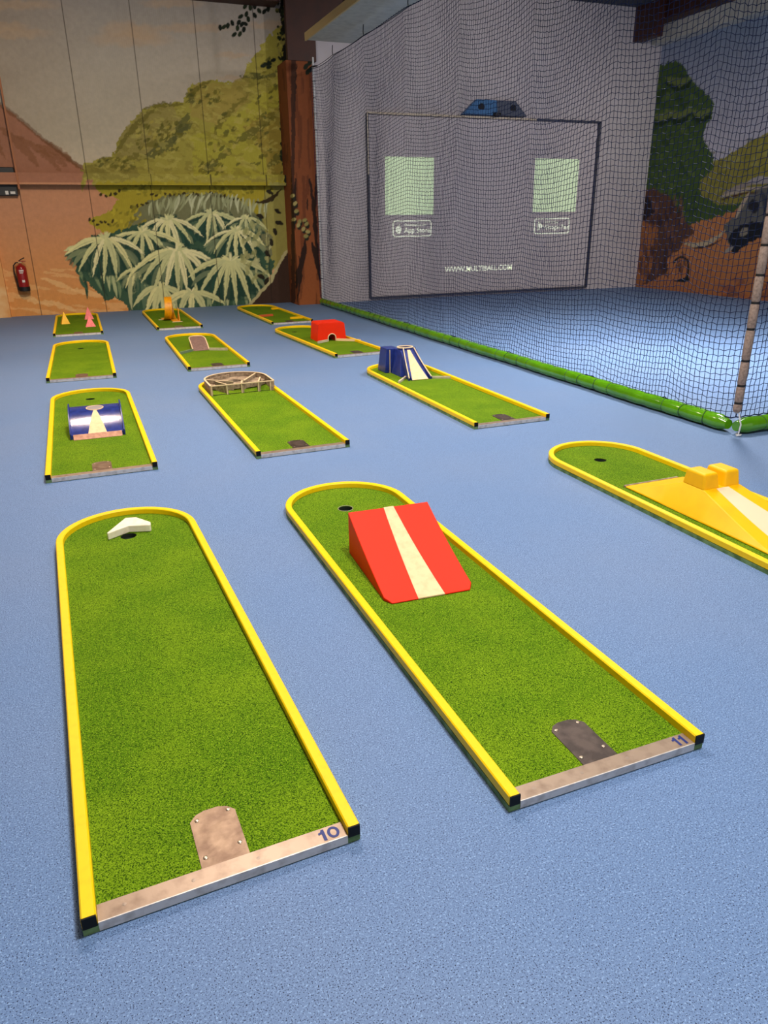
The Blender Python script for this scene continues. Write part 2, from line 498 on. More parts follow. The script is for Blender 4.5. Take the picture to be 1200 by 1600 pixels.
# --- mural on the far wall
def paint_far(P):
    q = Paint(P); x, y = q.x, q.y
    rnd = random.Random(11)
    # sky
    t = np.clip((y-0)/270, 0, 1)[:, None]
    q.c = np.array(lin((168, 158, 150)))*(1-t)+np.array(lin((214, 196, 166)))*t
    wx = np.clip((160-x)/200, 0, 1)[:, None]*0.55
    q.c = q.c*(1-wx)+np.array(lin((170, 144, 118)))*wx
    nz = (fbm(x/60, y/30, 4)-0.5)[:, None]
    q.c *= 1+0.12*nz
    for cx, cy, rx, ry in ((205, 62, 78, 14), (190, 46, 40, 16), (225, 50, 34, 15), (20, 52, 68, 10), (10, 42, 40, 10), (300, 44, 70, 9), (20, 8, 85, 10), (270, 5, 60, 9), (365, 86, 34, 6), (420, 40, 40, 8), (365, 122, 30, 5)):
        q.ell(cx, cy, rx, ry, (196, 164, 132), wob=5, sc=12, a=0.55, soft=0.5)
    # pink-brown mountain and sand
    q.poly([(-400, -60), (-120, 60), (0, 163), (30, 186), (70, 220), (110, 250), (140, 270), (152, 282), (200, 520), (-400, 560)], (176, 120, 92), 3, 6)
    q.poly([(-300, 285), (240, 285), (240, 540), (-300, 560)], (206, 146, 108), 0)
    t = np.clip((y-330)/140, 0, 1)*(x < 520)*(y > 285)
    q.blend(t, (220, 150, 78), 0.9)
    for a_, b_, w in (((0, 200), (60, 262), 7), ((30, 215), (95, 268), 5), ((55, 225), (140, 272), 5), ((-60, 170), (10, 250), 8), ((60, 235), (105, 262), 5), ((70, 222), (120, 262), 4)):
        q.stroke(curve(a_, ((a_[0]+b_[0])/2+8, (a_[1]+b_[1])/2-6), b_), w, (142, 92, 58), wob=4, a=0.6)
    q.stroke([(0, 163), (30, 186), (70, 220), (110, 250), (140, 270)], 3, (116, 74, 44), 'line', a=0.6, wob=2)
    m_ = (fbm(x/45, y/9-x/60, 21) > 0.60)*(y > 420)*(x < 240)
    q.blend(m_.astype(float), (238, 190, 128), 0.45)
    for a_, b_ in (((64, 434), (115, 452)), ((110, 452), (190, 468)), ((30, 462), (80, 478)), ((70, 470), (120, 486)), ((0, 447), (12, 452))):
        q.stroke([a_, b_], 4, (240, 196, 134), wob=3, a=0.6)
    # olive hills above the rail
    hill = [(128, 300), (130, 256), (150, 249), (176, 243), (190, 208), (204, 193), (222, 172), (246, 162), (270, 160), (288, 161), (293, 140), (310, 128), (335, 124), (352, 130), (376, 126), (388, 100), (400, 84), (415, 64), (430, 44), (520, 30), (520, 290), (146, 290), (140, 275)]
    hillm = q.poly(hill, (168, 156, 66), 5, 7)
    q.poly([(128, 262), (190, 246), (215, 262), (215, 280), (128, 280)], (150, 138, 62), 6, 7)
    q.poly([(190, 210), (220, 176), (268, 164), (284, 190), (262, 226), (220, 250), (180, 244)], (158, 142, 78), 6, 9, a=0.8)
    q.poly([(292, 142), (318, 128), (350, 133), (390, 118), (386, 160), (340, 196), (300, 180)], (172, 150, 72), 6, 9, a=0.8)
    q.poly([(300, 215), (370, 180), (440, 120), (450, 275), (300, 275)], (176, 166, 58), 8, 12, a=0.9)
    q.poly([(380, 200), (445, 160), (450, 270), (418, 270), (405, 230)], (148, 122, 52), 8, 9, a=0.7)
    def fleck(cx, cy, rx, ry, n, cols, s=(2, 5), ang=None):
        for _ in range(n):
            a_, r_ = rnd.uniform(0, 2*PI), math.sqrt(rnd.random())
            X, Y = cx+math.cos(a_)*r_*rx, cy+math.sin(a_)*r_*ry
            q.ell(X, Y, rnd.uniform(*s), rnd.uniform(*s)*0.55, rnd.choice(cols), rot=(rnd.uniform(0, PI) if ang is None else ang+rnd.uniform(-.4, .4)), wob=1.5, sc=3, a=0.75)
    OLD = [(96, 92, 28), (112, 104, 34), (84, 84, 34)]
    for p in (((180, 240), (205, 196), (245, 168)), ((226, 170), (255, 162), (285, 162)), ((293, 160), (300, 135), (330, 127))):
        q.stroke(curve(*p), 4, (110, 100, 34), 'leaf', wob=4, a=0.75)
    for p, w in ((((225, 246), (262, 232), (300, 190)), 9), (((232, 226), (250, 215), (276, 205)), 7), (((270, 222), (284, 200), (296, 176)), 8), (((292, 148), (300, 152), (305, 165)), 6),
                 (((335, 210), (348, 180), (392, 142)), 5), (((340, 195), (350, 184), (356, 180)), 5), (((360, 224), (400, 208), (440, 174)), 6), (((342, 250), (352, 238), (362, 234)), 7), (((402, 196), (425, 184), (440, 176)), 7),
                 (((322, 268), (330, 256), (342, 252)), 7), (((190, 256), (210, 240), (232, 250)), 5), (((150, 258), (165, 250), (176, 247)), 4), (((196, 268), (202, 258), (212, 262)), 5), (((418, 262), (430, 246), (446, 240)), 6), (((376, 120), (400, 116), (420, 124)), 4), (((404, 122), (425, 118), (440, 110)), 3)):
        q.stroke(curve(*p), w, rnd.choice([(104, 100, 40), (92, 92, 48), (120, 110, 40)]), wob=6, sc=5, a=0.8)
    brush = (fbm(x/16+y/40, y/7-x/22, 33) > 0.60)*(y < 292)*hillm
    q.blend(brush.astype(float), (132, 120, 48), 0.45)
    brush = (fbm(x/14+y/30, y/6-x/18, 41) > 0.64)*(y < 292)*hillm
    q.blend(brush.astype(float), (196, 182, 92), 0.40)
    for cx, cy, rx, ry, n in ((250, 215, 40, 30, 60), (320, 150, 30, 16, 40), (180, 255, 30, 10, 24), (380, 215, 55, 45, 60), (330, 262, 20, 12, 20), (420, 150, 22, 60, 40)):
        fleck(cx, cy, rx, ry, n, OLD+[(188, 172, 84), (178, 160, 70)], (2, 6), 2.5)
    # foliage below the rail
    q.poly([(150, 284), (152, 300), (166, 303), (184, 311), (176, 324), (160, 336), (138, 342), (146, 355), (172, 368), (176, 376), (300, 400), (520, 420), (520, 284)], (172, 156, 44), 5, 6)
    q.poly([(420, 284), (520, 284), (520, 420), (424, 420), (400, 350)], (158, 150, 78), 5, 8)
    q.poly([(215, 330), (235, 312), (262, 306), (330, 300), (372, 312), (400, 336), (425, 372), (420, 420), (180, 400), (190, 370)], (122, 122, 84), 5, 9)
    for X, Y in [(156+rnd.uniform(-3, 3)+i*7.5, 302+rnd.uniform(-2, 3)+3*math.sin(i)) for i in range(5)]+[(140+i*6, 343+(i*i) % 7*2) for i in range(7)]+[(206+i*8, 324-i*2+rnd.uniform(-2, 2)) for i in range(4)]+[(238+i*7, 304+rnd.uniform(-2, 2)) for i in range(11)]+[(330+i*7, 303+i*1.6+rnd.uniform(-2, 2)) for i in range(8)]:
        q.ell(X, Y, 3.4, 2.2, (62, 52, 20), rot=rnd.uniform(0, 3), wob=1.5)
    fleck(200, 345, 30, 26, 50, [(196, 178, 52), (150, 136, 38), (124, 116, 34)], (2, 6), 2.4)
    fleck(300, 296, 130, 10, 70, [(190, 176, 60), (140, 130, 36), (118, 112, 34)], (2, 6))
    # pale hanging grasses
    for i in range(46):
        X = 236+i*4.1+rnd.uniform(-3, 3); Y = 318-14*math.sin((X-236)/190*PI)+rnd.uniform(-4, 4)
        L_ = rnd.uniform(14, 32)
        q.stroke(curve((X, Y), (X+rnd.uniform(-10, 4), Y+L_*0.3), (X+rnd.uniform(-12, 6), Y+L_)), 1.8, rnd.choice([(204, 206, 164), (186, 190, 146), (160, 164, 120)]), a=0.85)
    # dark ground of the plant bed
    q.poly([(112, 392), (135, 372), (170, 366), (210, 352), (255, 340), (300, 352), (330, 330), (370, 345), (410, 380), (430, 410), (405, 460), (385, 480), (370, 520), (215, 520), (205, 486), (180, 462), (168, 472), (150, 452), (122, 430)], (58, 88, 66), 6, 8)
    fleck(280, 420, 110, 50, 160, [(90, 112, 82), (44, 72, 54), (120, 134, 96), (36, 62, 46)], (3, 9))
    # crowns of long drooping leaves
    PALE = [(228, 222, 158), (214, 212, 150), (236, 228, 172), (206, 206, 148)]
    def crown(cx, cy, r, n=9, w=5.2, spread=1.0, drop=1.0, back=True):
        if back:
            q.ell(cx, cy+r*0.50, r*1.0, r*0.62, (34, 66, 54), wob=8, sc=7, a=0.95)
            for i in range(12):
                a_ = rnd.uniform(0.15, PI-0.15)
                q.stroke(curve((cx+math.cos(a_)*r*0.5, cy+r*0.3), (cx+math.cos(a_)*r*0.9, cy+r*0.4), (cx+math.cos(a_)*r*1.1, cy+r*(0.5+0.5*math.sin(a_)))), w*0.7, rnd.choice([(44, 80, 64), (112, 126, 94), (140, 150, 108)]), a=0.8)
        n = max(5, n-2)
        order = sorted(range(n), key=lambda i: -abs(i-(n-1)/2))
        for i in order:
            t = (i-(n-1)/2)/((n-1)/2)
            ex = cx+t*r*1.08*spread+rnd.uniform(-4, 4); ey = cy+r*drop*(1.15-0.62*t*t)+rnd.uniform(-6, 6)
            mx_ = cx+t*r*0.62*spread; my = cy+r*0.02+(1-abs(t))*r*0.30
            c_ = curve((cx+t*3, cy), (mx_, my), (ex, ey), 9)
            q.stroke(c_, w*rnd.uniform(0.62, 0.86), rnd.choice(PALE), wob=1.5, sc=4)
            q.stroke([(x_+1, y_+1) for x_, y_ in c_[2:8]], 0.7, (166, 170, 118), a=0.6)
        for i in range(7):
            a_ = rnd.uniform(PI*1.05, PI*1.95)
            q.stroke([(cx, cy+2), (cx+math.cos(a_)*r*0.26, cy+math.sin(a_)*r*0.18)], 1.8, rnd.choice(PALE))
    crown(330, 333, 44, 8, 4.2)
    crown(262, 342, 48, 9, 4.6)
    crown(222, 362, 54, 9, 4.6, 1.15)
    crown(384, 340, 30, 7, 3.4)
    crown(368, 360, 46, 9, 4.0)
    crown(128, 384, 26, 6, 3.6)
    for i in range(26):
        X = rnd.uniform(122, 200); Y = rnd.uniform(400, 440)
        q.stroke(curve((X, Y), (X+4, Y+12), (X+rnd.uniform(2, 14), Y+rnd.uniform(18, 34))), 2.6, rnd.choice([(64, 96, 72), (120, 140, 100), (44, 74, 56), (178, 186, 136)]))
    crown(165, 372, 58, 9, 5.6, 1.0)
    crown(215, 420, 34, 9, 3.6, 0.8)
    for cx in range(205, 420, 9):
        q.stroke(curve((cx, 430+rnd.uniform(-6, 6)), (cx+rnd.uniform(-4, 4), 450), (cx+rnd.uniform(-10, 10), 484)), 3.4, rnd.choice([(150, 164, 120), (96, 120, 92), (64, 96, 74), (188, 190, 140), (46, 76, 58)]), a=0.9)
    crown(276, 390, 66, 11, 5.6, 0.95, 1.0)
    crown(360, 405, 60, 10, 5.6, 1.0, 1.05)
    crown(250, 448, 46, 8, 6.4, 0.8, 1.1, False)
    crown(300, 456, 44, 5, 7.0, 1.0, 0.9, False)
    fleck(400, 395, 24, 50, 50, [(176, 172, 112), (150, 152, 96), (200, 196, 140)], (3, 8), 1.8)
    # lower right: pale rock edge, dark corner
    q.poly([(388, 520), (392, 474), (412, 452), (424, 438), (436, 412), (447, 396), (520, 380), (520, 520)], (64, 44, 34), 3, 6)
    q.stroke([(392, 474), (412, 452), (424, 438), (436, 412), (447, 394)], 2.4, (190, 180, 130), 'line', wob=2)
    for X, Y, a_ in ((430, 362, 1.3), (436, 348, 0.3), (424, 378, 1.5), (418, 396, 1), (408, 432, .4), (416, 440, 1.8), (422, 300, .4), (426, 310, 1.8), (434, 330, .6), (406, 338, .5)):
        q.ell(X, Y, 7, 3.4, (40, 34, 20), rot=a_, wob=2)
    q.stroke(curve((400, 316), (418, 320), (440, 296)), 3, (56, 42, 18), wob=2)
    # ivy at top right
    DK = [(26, 36, 20), (18, 26, 16), (36, 46, 24)]
    for X, Y in ((344, 43), (350, 42), (356, 40), (363, 36), (366, 54), (375, 53), (371, 44), (378, 38), (383, 37), (381, 46), (376, 26), (385, 22), (373, 35), (383, 10), (391, 12), (398, 24), (405, 17), (413, 18), (419, 14), (425, 8), (398, 10), (388, 30)):
        q.ell(X, Y, 5.2, 3.2, rnd.choice(DK), rot=rnd.uniform(0.5, 2.5))
    for X, Y in ((411, 103), (416, 100), (421, 98), (427, 94), (420, 105)):
        q.ell(X, Y, 4.8, 3.2, rnd.choice(DK), rot=rnd.uniform(-0.5, 0.8))
    q.poly([(436, -20), (470, -20), (470, 300), (446, 300), (444, 160), (440, 60)], (30, 28, 18), 4, 7)
    for i in range(120):
        Y = rnd.uniform(-5, 270); X = 434+Y*0.03+rnd.uniform(-3, 12)
        q.ell(X, Y, rnd.uniform(2, 5), rnd.uniform(1.4, 3), rnd.choice(DK+[(150, 138, 70), (100, 96, 44)]), rot=rnd.uniform(1, 2.2))
    # panel joints
    for xj in (-4.05, -2.92, -1.80, -0.68, 0.48, 1.58, 2.68, 3.76):
        q.blend((abs(P[:, 0]-xj) < 0.008).astype(float), (44, 34, 26), 0.8)
    return q.c

M_MURAL = pigment_mat('painted_mural', corrug=9)
w0 = grid_wall('wall_mural', (-3.2, WALL_Y, 0), (1, 0, 0), (0, 0, 1), 7.86, 5.6, 600, 430, paint_far, M_MURAL)
tag(w0, kind='structure')
def paint_plain(P):
    q = Paint(P)
    t = np.clip(P[:, 2]/4, 0, 1)[:, None]
    q.c = np.array(lin((206, 142, 84)))*(1-t)+np.array(lin((160, 136, 112)))*t
    return q.c
tag(grid_wall('wall_mural_side', (HALL_X0, WALL_Y, 0), (1, 0, 0), (0, 0, 1), 3.8, 5.6, 20, 20, paint_plain, M_MURAL), kind='structure')
# painted rail across the mural: front and top faces carry the same painting
rail = MB().box(-6.9, 4.16, 15.42, 15.50, 2.25, 2.44).build('trim_1', mat('rail_underside', (120, 90, 64), 0.7)); tag(rail, kind='structure')
rf = grid_wall('rail_painting', (-3.2, 15.414, 2.25), (1, 0, 0), (0, 0, 1), 7.36, 0.19, 560, 14, paint_far, M_MURAL, rail)
# pilaster at the left edge
tag(MB().box(-1.62, -1.20, 15.51, WALL_Y, 0, 2.25).build('trim_2', mat('sand_painted_pilaster', (226, 160, 92), 0.7, noise=(3, (236, 190, 130), 0.5, 0.7))), kind='structure')
# beam closing the wall's top
tag(MB().box(HALL_X0, 4.16, 15.2, WALL_Y, 5.27, CEIL_Z).build('trim_3', M_STEELBROWN), kind='structure')

# --- right wall with its mural
def paint_right(P):
    q = Paint(P); x, y = q.x, q.y
    rnd = random.Random(5)
    t = np.clip((y-40)/190, 0, 1)[:, None]
    q.c = np.array(lin((136, 150, 172)))*(1-t)+np.array(lin((196, 190, 200)))*t
    q.c *= 1+0.14*(fbm(x/40, y/16, 8)-0.5)[:, None]
    q.poly([(1095, 262), (1130, 246), (1165, 226), (1200, 206), (1300, 150), (1700, 60), (1700, 420), (1060, 420)], (152, 142, 62), 3, 6)
    for i in range(120):
        X = rnd.uniform(1100, 1320); Y = rnd.uniform(240-(X-1100)*0.3, 312)
        q.ell(X, Y, rnd.uniform(3, 9), rnd.uniform(1.5, 4), rnd.choice([(172, 164, 90), (124, 118, 44), (104, 104, 40)]), rot=rnd.uniform(2, 3), wob=2, a=0.6)
    q.poly([(900, 345), (1060, 352), (1100, 334), (1160, 320), (1200, 300), (1320, 270), (1700, 250), (1700, 900), (900, 900)], (206, 134, 80), 2, 6)
    q.blend(np.clip((y-400)/90, 0, 1)*(y > 330), (168, 96, 56), 0.6)
    q.poly([(985, 124), (1017, 113), (1028, 104), (1050, 95), (1066, 99), (1075, 112), (1076, 122), (1092, 136), (1112, 154), (1117, 167), (1112, 183), (1104, 194), (1098, 213), (1104, 229), (1118, 244), (1112, 266), (1097, 280), (1092, 296), (1100, 308), (1128, 322), (1160, 314), (1172, 318), (1130, 336), (1090, 346), (1070, 356), (1040, 352), (980, 330)], (74, 96, 44), 4, 6)
    for i in range(260):
        X = rnd.uniform(985, 1112); Y = rnd.uniform(100, 345)
        q.ell(X, Y, rnd.uniform(3, 9), rnd.uniform(2, 6), rnd.choice([(48, 70, 32), (36, 56, 26), (104, 122, 60), (88, 108, 48)]), rot=rnd.uniform(0, 3), wob=3, a=0.45*(1 if X < 1016+76*(Y > 120) else 0.0))
    for p in (((1042, 180), (1060, 200), (1082, 176)), ((1082, 180), (1096, 196), (1112, 178)), ((1020, 190), (1036, 196), (1050, 184)), ((1040, 130), (1062, 146), (1080, 128))):
        q.stroke(curve(*p), 5, (40, 58, 28), wob=4)
        q.stroke(curve((p[0][0], p[0][1]-8), (p[1][0], p[1][1]-10), (p[2][0], p[2][1]-8)), 6, (122, 132, 70), wob=4, a=0.8)
    # brown rock mass
    q.poly([(975, 300), (1000, 292), (1022, 296), (1042, 304), (1054, 320), (1062, 338), (1078, 352), (1087, 364), (1070, 374), (1060, 392), (1044, 402), (1042, 424), (1024, 436), (1008, 444), (975, 446)], (104, 70, 50), 4, 6)
    q.poly([(975, 350), (1006, 344), (1024, 352), (1030, 380), (1018, 420), (1004, 446), (970, 446)], (176, 112, 62), 4, 6)
    for i in range(50):
        X = rnd.uniform(1000, 1068); Y = rnd.uniform(300, 420)
        q.stroke([(X, Y), (X+rnd.uniform(-3, 5), Y+rnd.uniform(12, 30))], 3, rnd.choice([(78, 50, 40), (138, 94, 72), (62, 42, 36)]), wob=3, a=0.6)
    q.poly([(984, 325), (992, 312), (1014, 308), (1022, 330), (1010, 345), (988, 344)], (54, 40, 36), 3, 5)
    # small ring and its dark foot
    q.stroke(curve((1053, 410), (1062, 396), (1074, 406))+curve((1074, 406), (1078, 424), (1072, 436)), 1.6, (40, 40, 36), 'line')
    q.poly([(1050, 440), (1070, 434), (1074, 430), (1078, 438), (1070, 441)], (36, 40, 40), 1, 4)
    # horned grey head
    q.poly([(1132, 352), (1144, 342), (1156, 326), (1170, 306), (1186, 292), (1210, 286), (1300, 270), (1300, 400), (1208, 352), (1186, 368), (1164, 384), (1146, 398), (1140, 384), (1133, 366)], (108, 106, 100), 3, 6)
    q.poly([(1138, 372), (1150, 356), (1164, 350), (1176, 346), (1202, 350), (1196, 366), (1170, 380), (1146, 398)], (34, 36, 42), 3, 6)
    q.ell(1178, 322, 9, 12, (44, 44, 50), wob=3); q.ell(1162, 362, 9, 6, (150, 140, 122), rot=2.3, wob=2)
    for p, w, c in ((((1070, 380), (1100, 392), (1134, 360)), 4.2, (206, 184, 148)), (((1078, 386), (1104, 392), (1130, 372)), 1.4, (70, 46, 32)),
                    (((1126, 308), (1150, 296), (1200, 292)), 3.2, (190, 172, 152)), (((1130, 302), (1160, 288), (1204, 278)), 3.4, (160, 146, 136)), (((1128, 312), (1160, 300), (1190, 300)), 1.6, (84, 52, 36)),
                    (((1170, 285), (1190, 278), (1220, 284)), 6, (176, 166, 164)), (((1150, 340), (1160, 316), (1172, 300)), 3, (200, 178, 150)), (((1132, 396), (1140, 388), (1146, 386)), 3, (170, 160, 150)),
                    (((1190, 300), (1200, 320), (1196, 344)), 5, (70, 72, 78))):
        q.stroke(curve(*p), w, c, wob=1)
    for i in range(60):
        X = rnd.uniform(1120, 1320); Y = 446+(X-1120)*0.16+rnd.uniform(-16, 16)
        q.ell(X, Y, rnd.uniform(5, 12), rnd.uniform(3, 6), rnd.choice([(132, 76, 52), (120, 78, 66), (150, 96, 84), (196, 112, 60)]), wob=3, a=0.6)
    return q.c
wr = grid_wall('wall_right', (HALL_X1, SCR_Y+0.45, 0), (0, -1, 0), (0, 0, 1), 6.4, 5.08, 330, 210, paint_right, pigment_mat('painted_side_mural'))
tag(wr, kind='structure')
wrb = MB().box(HALL_X1, HALL_X1+0.2, HALL_Y0, 9.15, 0, 5.08).build('wall_right_plain', mat('sand_wall_paint', (178, 128, 90), 0.8)); tag(wrb, kind='structure')
tag(MB().box(12.45, HALL_X1+0.2, HALL_Y0, SCR_Y, 5.08, 5.40).build('trim_4', M_GREYPANEL), kind='structure')
tag(MB().box(12.15, HALL_X1+0.2, HALL_Y0, SCR_Y, 5.40, CEIL_Z).build('trim_5', M_STEELBROWN), kind='structure')
tag(MB().box(11.95, 12.148, 14.4, SCR_Y, 5.1, CEIL_Z).build('trim_6', M_STEELBROWN), kind='structure')

# --- brown pillar with painted bark, brown beam over it
def paint_pillar(P):
    q = Paint(P); x, y = q.x, q.y
    q.c[:] = lin((132, 72, 40))
    t = np.clip((y-300)/170, 0, 1)
    q.blend(t, (156, 88, 46), 0.8)
    g_ = fbm((x-y*0.03)/5, y/60, 3)
    q.blend((g_ > 0.62).astype(float), (92, 48, 28), 0.6)
    for pts, w in (([(463, 100), (461, 150), (458, 180)], 1.5), ([(462, 280), (459, 330), (461, 360)], 3.2), ([(484, 280), (490, 320), (494, 370), (498, 420)], 3), ([(488, 380), (494, 400), (500, 440)], 4), ([(477, 375), (474, 400), (466, 430), (463, 450)], 4.4), ([(467, 400), (470, 430), (464, 470)], 2), ([(480, 310), (481, 330)], 1.4), ([(495, 260), (494, 290), (492, 330)], 2)):
        q.stroke(pts, w, (44, 26, 18), wob=2, sc=8)
    q.poly([(455, 90), (463, 90), (459, 330), (462, 470), (455, 480)], (58, 34, 24), 1, 9, a=0.9)
    rnd = random.Random(3)
    for X, Y in ((457, 306), (461, 318), (463, 330), (459, 343), (468, 346), (466, 352), (476, 344), (479, 350), (474, 358), (481, 362), (478, 369)):
        q.ell(X+1.5, Y+3, 3.6, 4.8, (34, 34, 22)); q.ell(X, Y, 3.0, 4.2, rnd.choice([(164, 150, 92), (142, 132, 76)]), rot=rnd.uniform(0, 2))
    for X, Y in ((478, 104), (481, 112), (484, 98), (486, 108)):
        q.ell(X, Y, 3.6, 6, (26, 34, 20), rot=0.5)
    return q.c
pil = MB().box(4.17, 4.65, 15.01, 15.62, 0, 4.33).build('trim_7', M_STEELBROWN); tag(pil, kind='structure')
M_BARK = pigment_mat('painted_bark')
grid_wall('pillar_front_painting', (4.16, 15.0, 0), (1, 0, 0), (0, 0, 1), 0.495, 4.33, 40, 300, paint_pillar, M_BARK, pil)
grid_wall('pillar_side_painting', (4.158, 15.62, 0), (0, -1, 0), (0, 0, 1), 0.62, 4.33, 12, 300, paint_pillar, M_BARK, pil)
tag(MB().box(4.20, 4.74, 14.98, 15.09, 4.33, CEIL_Z).box(4.74, 5.6, 14.98, 15.09, 4.85, CEIL_Z).build('trim_8', M_STEELBROWN), kind='structure')

# grey soffit running over the net line
sof = MB().box(4.115, 4.90, 2.6, 13.5, 4.36, 4.44).build('soffit_panel', M_GREYPANEL)
tag(sof, 'long grey soffit panel with cream edge running above the net at the top', 'soffit panel')
MB().box(4.085, 4.113, 2.6, 13.5, 4.345, 4.46).build('edge_board', M_CREAMEDGE, sof)['label'] = 'cream board along its left edge'
for yy in (12.6, 9.6, 6.6, 3.6):
    MB().box(4.46, 4.52, yy-0.03, yy+0.03, 4.44, CEIL_Z).build('hanger', M_STEELBROWN, sof)

# ------------------------------------------------------------------ ceiling lamps
for q_ in LAMPS:
    area_lamp(*q_)
LN = ['over the second row of lanes at the left', 'over the maze lane', 'over the tower slide lane', 'over the two numbered lanes', 'over the netted court']
for (x, y, z, sx, sy, w, c, sp_), ln in zip(LAMPS, LN):
    e = empty('ceiling_lamp', (x, y, z), 0, 'white rectangular ceiling lamp hanging '+ln, 'ceiling lamp', 'hall ceiling lamps')
    MB().box(-sx/2-.03, sx/2+.03, -sy/2-.03, sy/2+.03, 0.03, 0.12).build('housing', M_HOUSING, e, bevel=0.01)
    MB().box(-sx/2, sx/2, -sy/2, sy/2, 0.015, 0.03).build('diffuser', M_LAMP, e)
    for q in (-1, 1): MB().box(-0.01, 0.01, q*(sy/2-.11)-.01, q*(sy/2-.11)+.01, 0.12, CEIL_Z-z).build('hanging_rod', M_BLACK, e)

for q_, ln in zip(ADDED_FLOODS, ('at the screen wall', 'at the side mural', 'at the painted plants')):  # unseen flood lamps added to lift the wall brightness
    fo = flood(*q_)
    p_ = Vector(q_[0]); d_ = (Vector(q_[1])-p_).normalized()
    e = empty('added_flood_lamp', p_, 0, 'unseen black flood lamp added under the ceiling to brighten the wall, turned '+ln, 'flood lamp', 'added hall flood lamps')
    rotm = d_.to_track_quat('-Z', 'Y').to_matrix().to_4x4()
    h_ = MB().lathe([(0.145, 0.02), (0.15, 0.03), (0.15, 0.16), (0.06, 0.22), (0.001, 0.22)], (0, 0, 0), 20).build('housing', M_BLACK, e, True)
    h_.matrix_local = rotm @ Matrix.Translation((0, 0, 0.12))
    MB().tube([tuple(-d_*0.25), (-d_.x*0.25, -d_.y*0.25, CEIL_Z-p_.z)], 0.012, 8).build('hanging_rod', M_BLACK, e)

# ------------------------------------------------------------------ lanes
RH0, RW, RZ1 = 0.022, 0.036, 0.058
def d_outline(Wd, S, inset, n=28, y0=0.0):
    r = Wd/2-inset
    pts = [(inset, y0), (inset, S)] if False else [(Wd-inset, y0)]
    pts += [(Wd/2+r*math.cos(a), S+r*math.sin(a)) for a in (PI*k/n for k in range(n+1))]
    pts += [(inset, y0)]
    return pts      # counter-clockwise

def slab_with_hole(outer, hole, z0, z1):
    o3 = [Vector((x, y, 0)) for x, y in outer]; h3 = [Vector((x, y, 0)) for x, y in reversed(hole)]
    tri = tessellate_polygon([o3, h3]) if hole else tessellate_polygon([o3])
    pts = list(outer)+(list(reversed(hole)) if hole else [])
    n = len(pts); mb = MB()
    vs = [(x, y, z1) for x, y in pts]+[(x, y, z0) for x, y in pts]
    fs = []
    for t in tri:
        a, b, c = [pts[i] for i in t]
        cr = (b[0]-a[0])*(c[1]-a[1])-(b[1]-a[1])*(c[0]-a[0])
        t = tuple(t) if cr > 0 else tuple(reversed(t))
        fs.append(t); fs.append(tuple(i+n for i in reversed(t)))
    no = len(outer)
    for i in range(no): j = (i+1) % no; fs.append((i+n, j+n, j, i))
    nh = len(hole) if hole else 0
    for i in range(nh): a, b = no+i, no+(i+1) % nh; fs.append((a+n, b+n, b, a))
    return mb.add(vs, fs)

def rail_mesh(Wd, S):
    n = 30; out = []; 
    path = [(RW/2, 0), (RW/2, S*0.5), (RW/2, S)]
    r = Wd/2-RW/2
    path += [(Wd/2-r*math.cos(a), S+r*math.sin(a)) for a in (PI*k/n for k in range(1, n))]
    path += [(Wd-RW/2, S), (Wd-RW/2, S*0.5), (Wd-RW/2, 0)]
    h, b = RW/2, 0.004
    prof = [(-h+b, RH0), (h-b, RH0), (h, RH0+b), (h, RZ1-b), (h-b, RZ1), (-h+b, RZ1), (-h, RZ1-b), (-h, RH0+b)]
    vs, fs = [], []
    for i, p in enumerate(path):
        a, c = path[max(i-1, 0)], path[min(i+1, len(path)-1)]
        t = Vector((c[0]-a[0], c[1]-a[1])).normalized(); nn = Vector((-t.y, t.x))
        vs += [(p[0]-nn.x*u, p[1]-nn.y*u, z) for u, z in prof]
    k = len(prof)
    for i in range(len(path)-1):
        for j in range(k):
            a, b2 = i*k+j, i*k+(j+1) % k
            fs.append((a, a+k, b2+k, b2))
    fs.append(tuple(range(k))); fs.append(tuple((len(path)-1)*k+j for j in range(k-1, -1, -1)))
    return MB().add(vs, fs)

_lm = {}
def lane_meshes(Wd, S, hole):
    key = (Wd, S, hole)
    if key in _lm: return _lm[key]
    circ = [(hole[0]+0.042*math.cos(2*PI*k/20), hole[1]+0.042*math.sin(2*PI*k/20)) for k in range(20)]
    d = {}
    d['base'] = slab_with_hole(d_outline(Wd, S, 0.0), circ, 0.0, 0.0215).mesh('base', M_BASE)
    d['turf'] = slab_with_hole(d_outline(Wd, S, RW-0.006, y0=0.05), circ, 0.0216, 0.028).mesh('turf', M_TURF)
    d['rail'] = rail_mesh(Wd, S).mesh('rail', M_RAILYEL, True)
    d['cup'] = MB().lathe([(0.043, 0.0), (0.043, 0.024), (0.0405, 0.024), (0.0405, 0.002), (0.0005, 0.002)], (hole[0], hole[1], 0.001), 24).mesh('cup', M_HOLE, True)
    d['end_cap'] = MB().box(0.001, RW-0.001, -0.004, 0.002, RH0+0.001, RZ1-0.001).mesh('end_cap', M_CAP)
    d['front_strip'] = MB().box(RW+0.001, Wd-RW-0.001, 0.0, 0.052, 0.0217, 0.031).box(RW+0.001, Wd-RW-0.001, -0.003, 0.0, 0.004, 0.031, 1).mesh('front_strip', [M_ALU, M_ALUF])
    _lm[key] = d
    return d
SCREW = MB().lathe([(0.0065, 0), (0.0065, 0.0012), (0.004, 0.0022), (0.0005, 0.0022)], (0, 0, 0), 12).mesh('screw', M_SCREW, True)
SCREW_F = MB().lathe([(0.0055, 0), (0.0055, 0.0008), (0.0005, 0.0012)], (0, 0, 0), 12).mesh('screw', mat('dull_screw', (158, 140, 124), 0.45, 0.5), True)
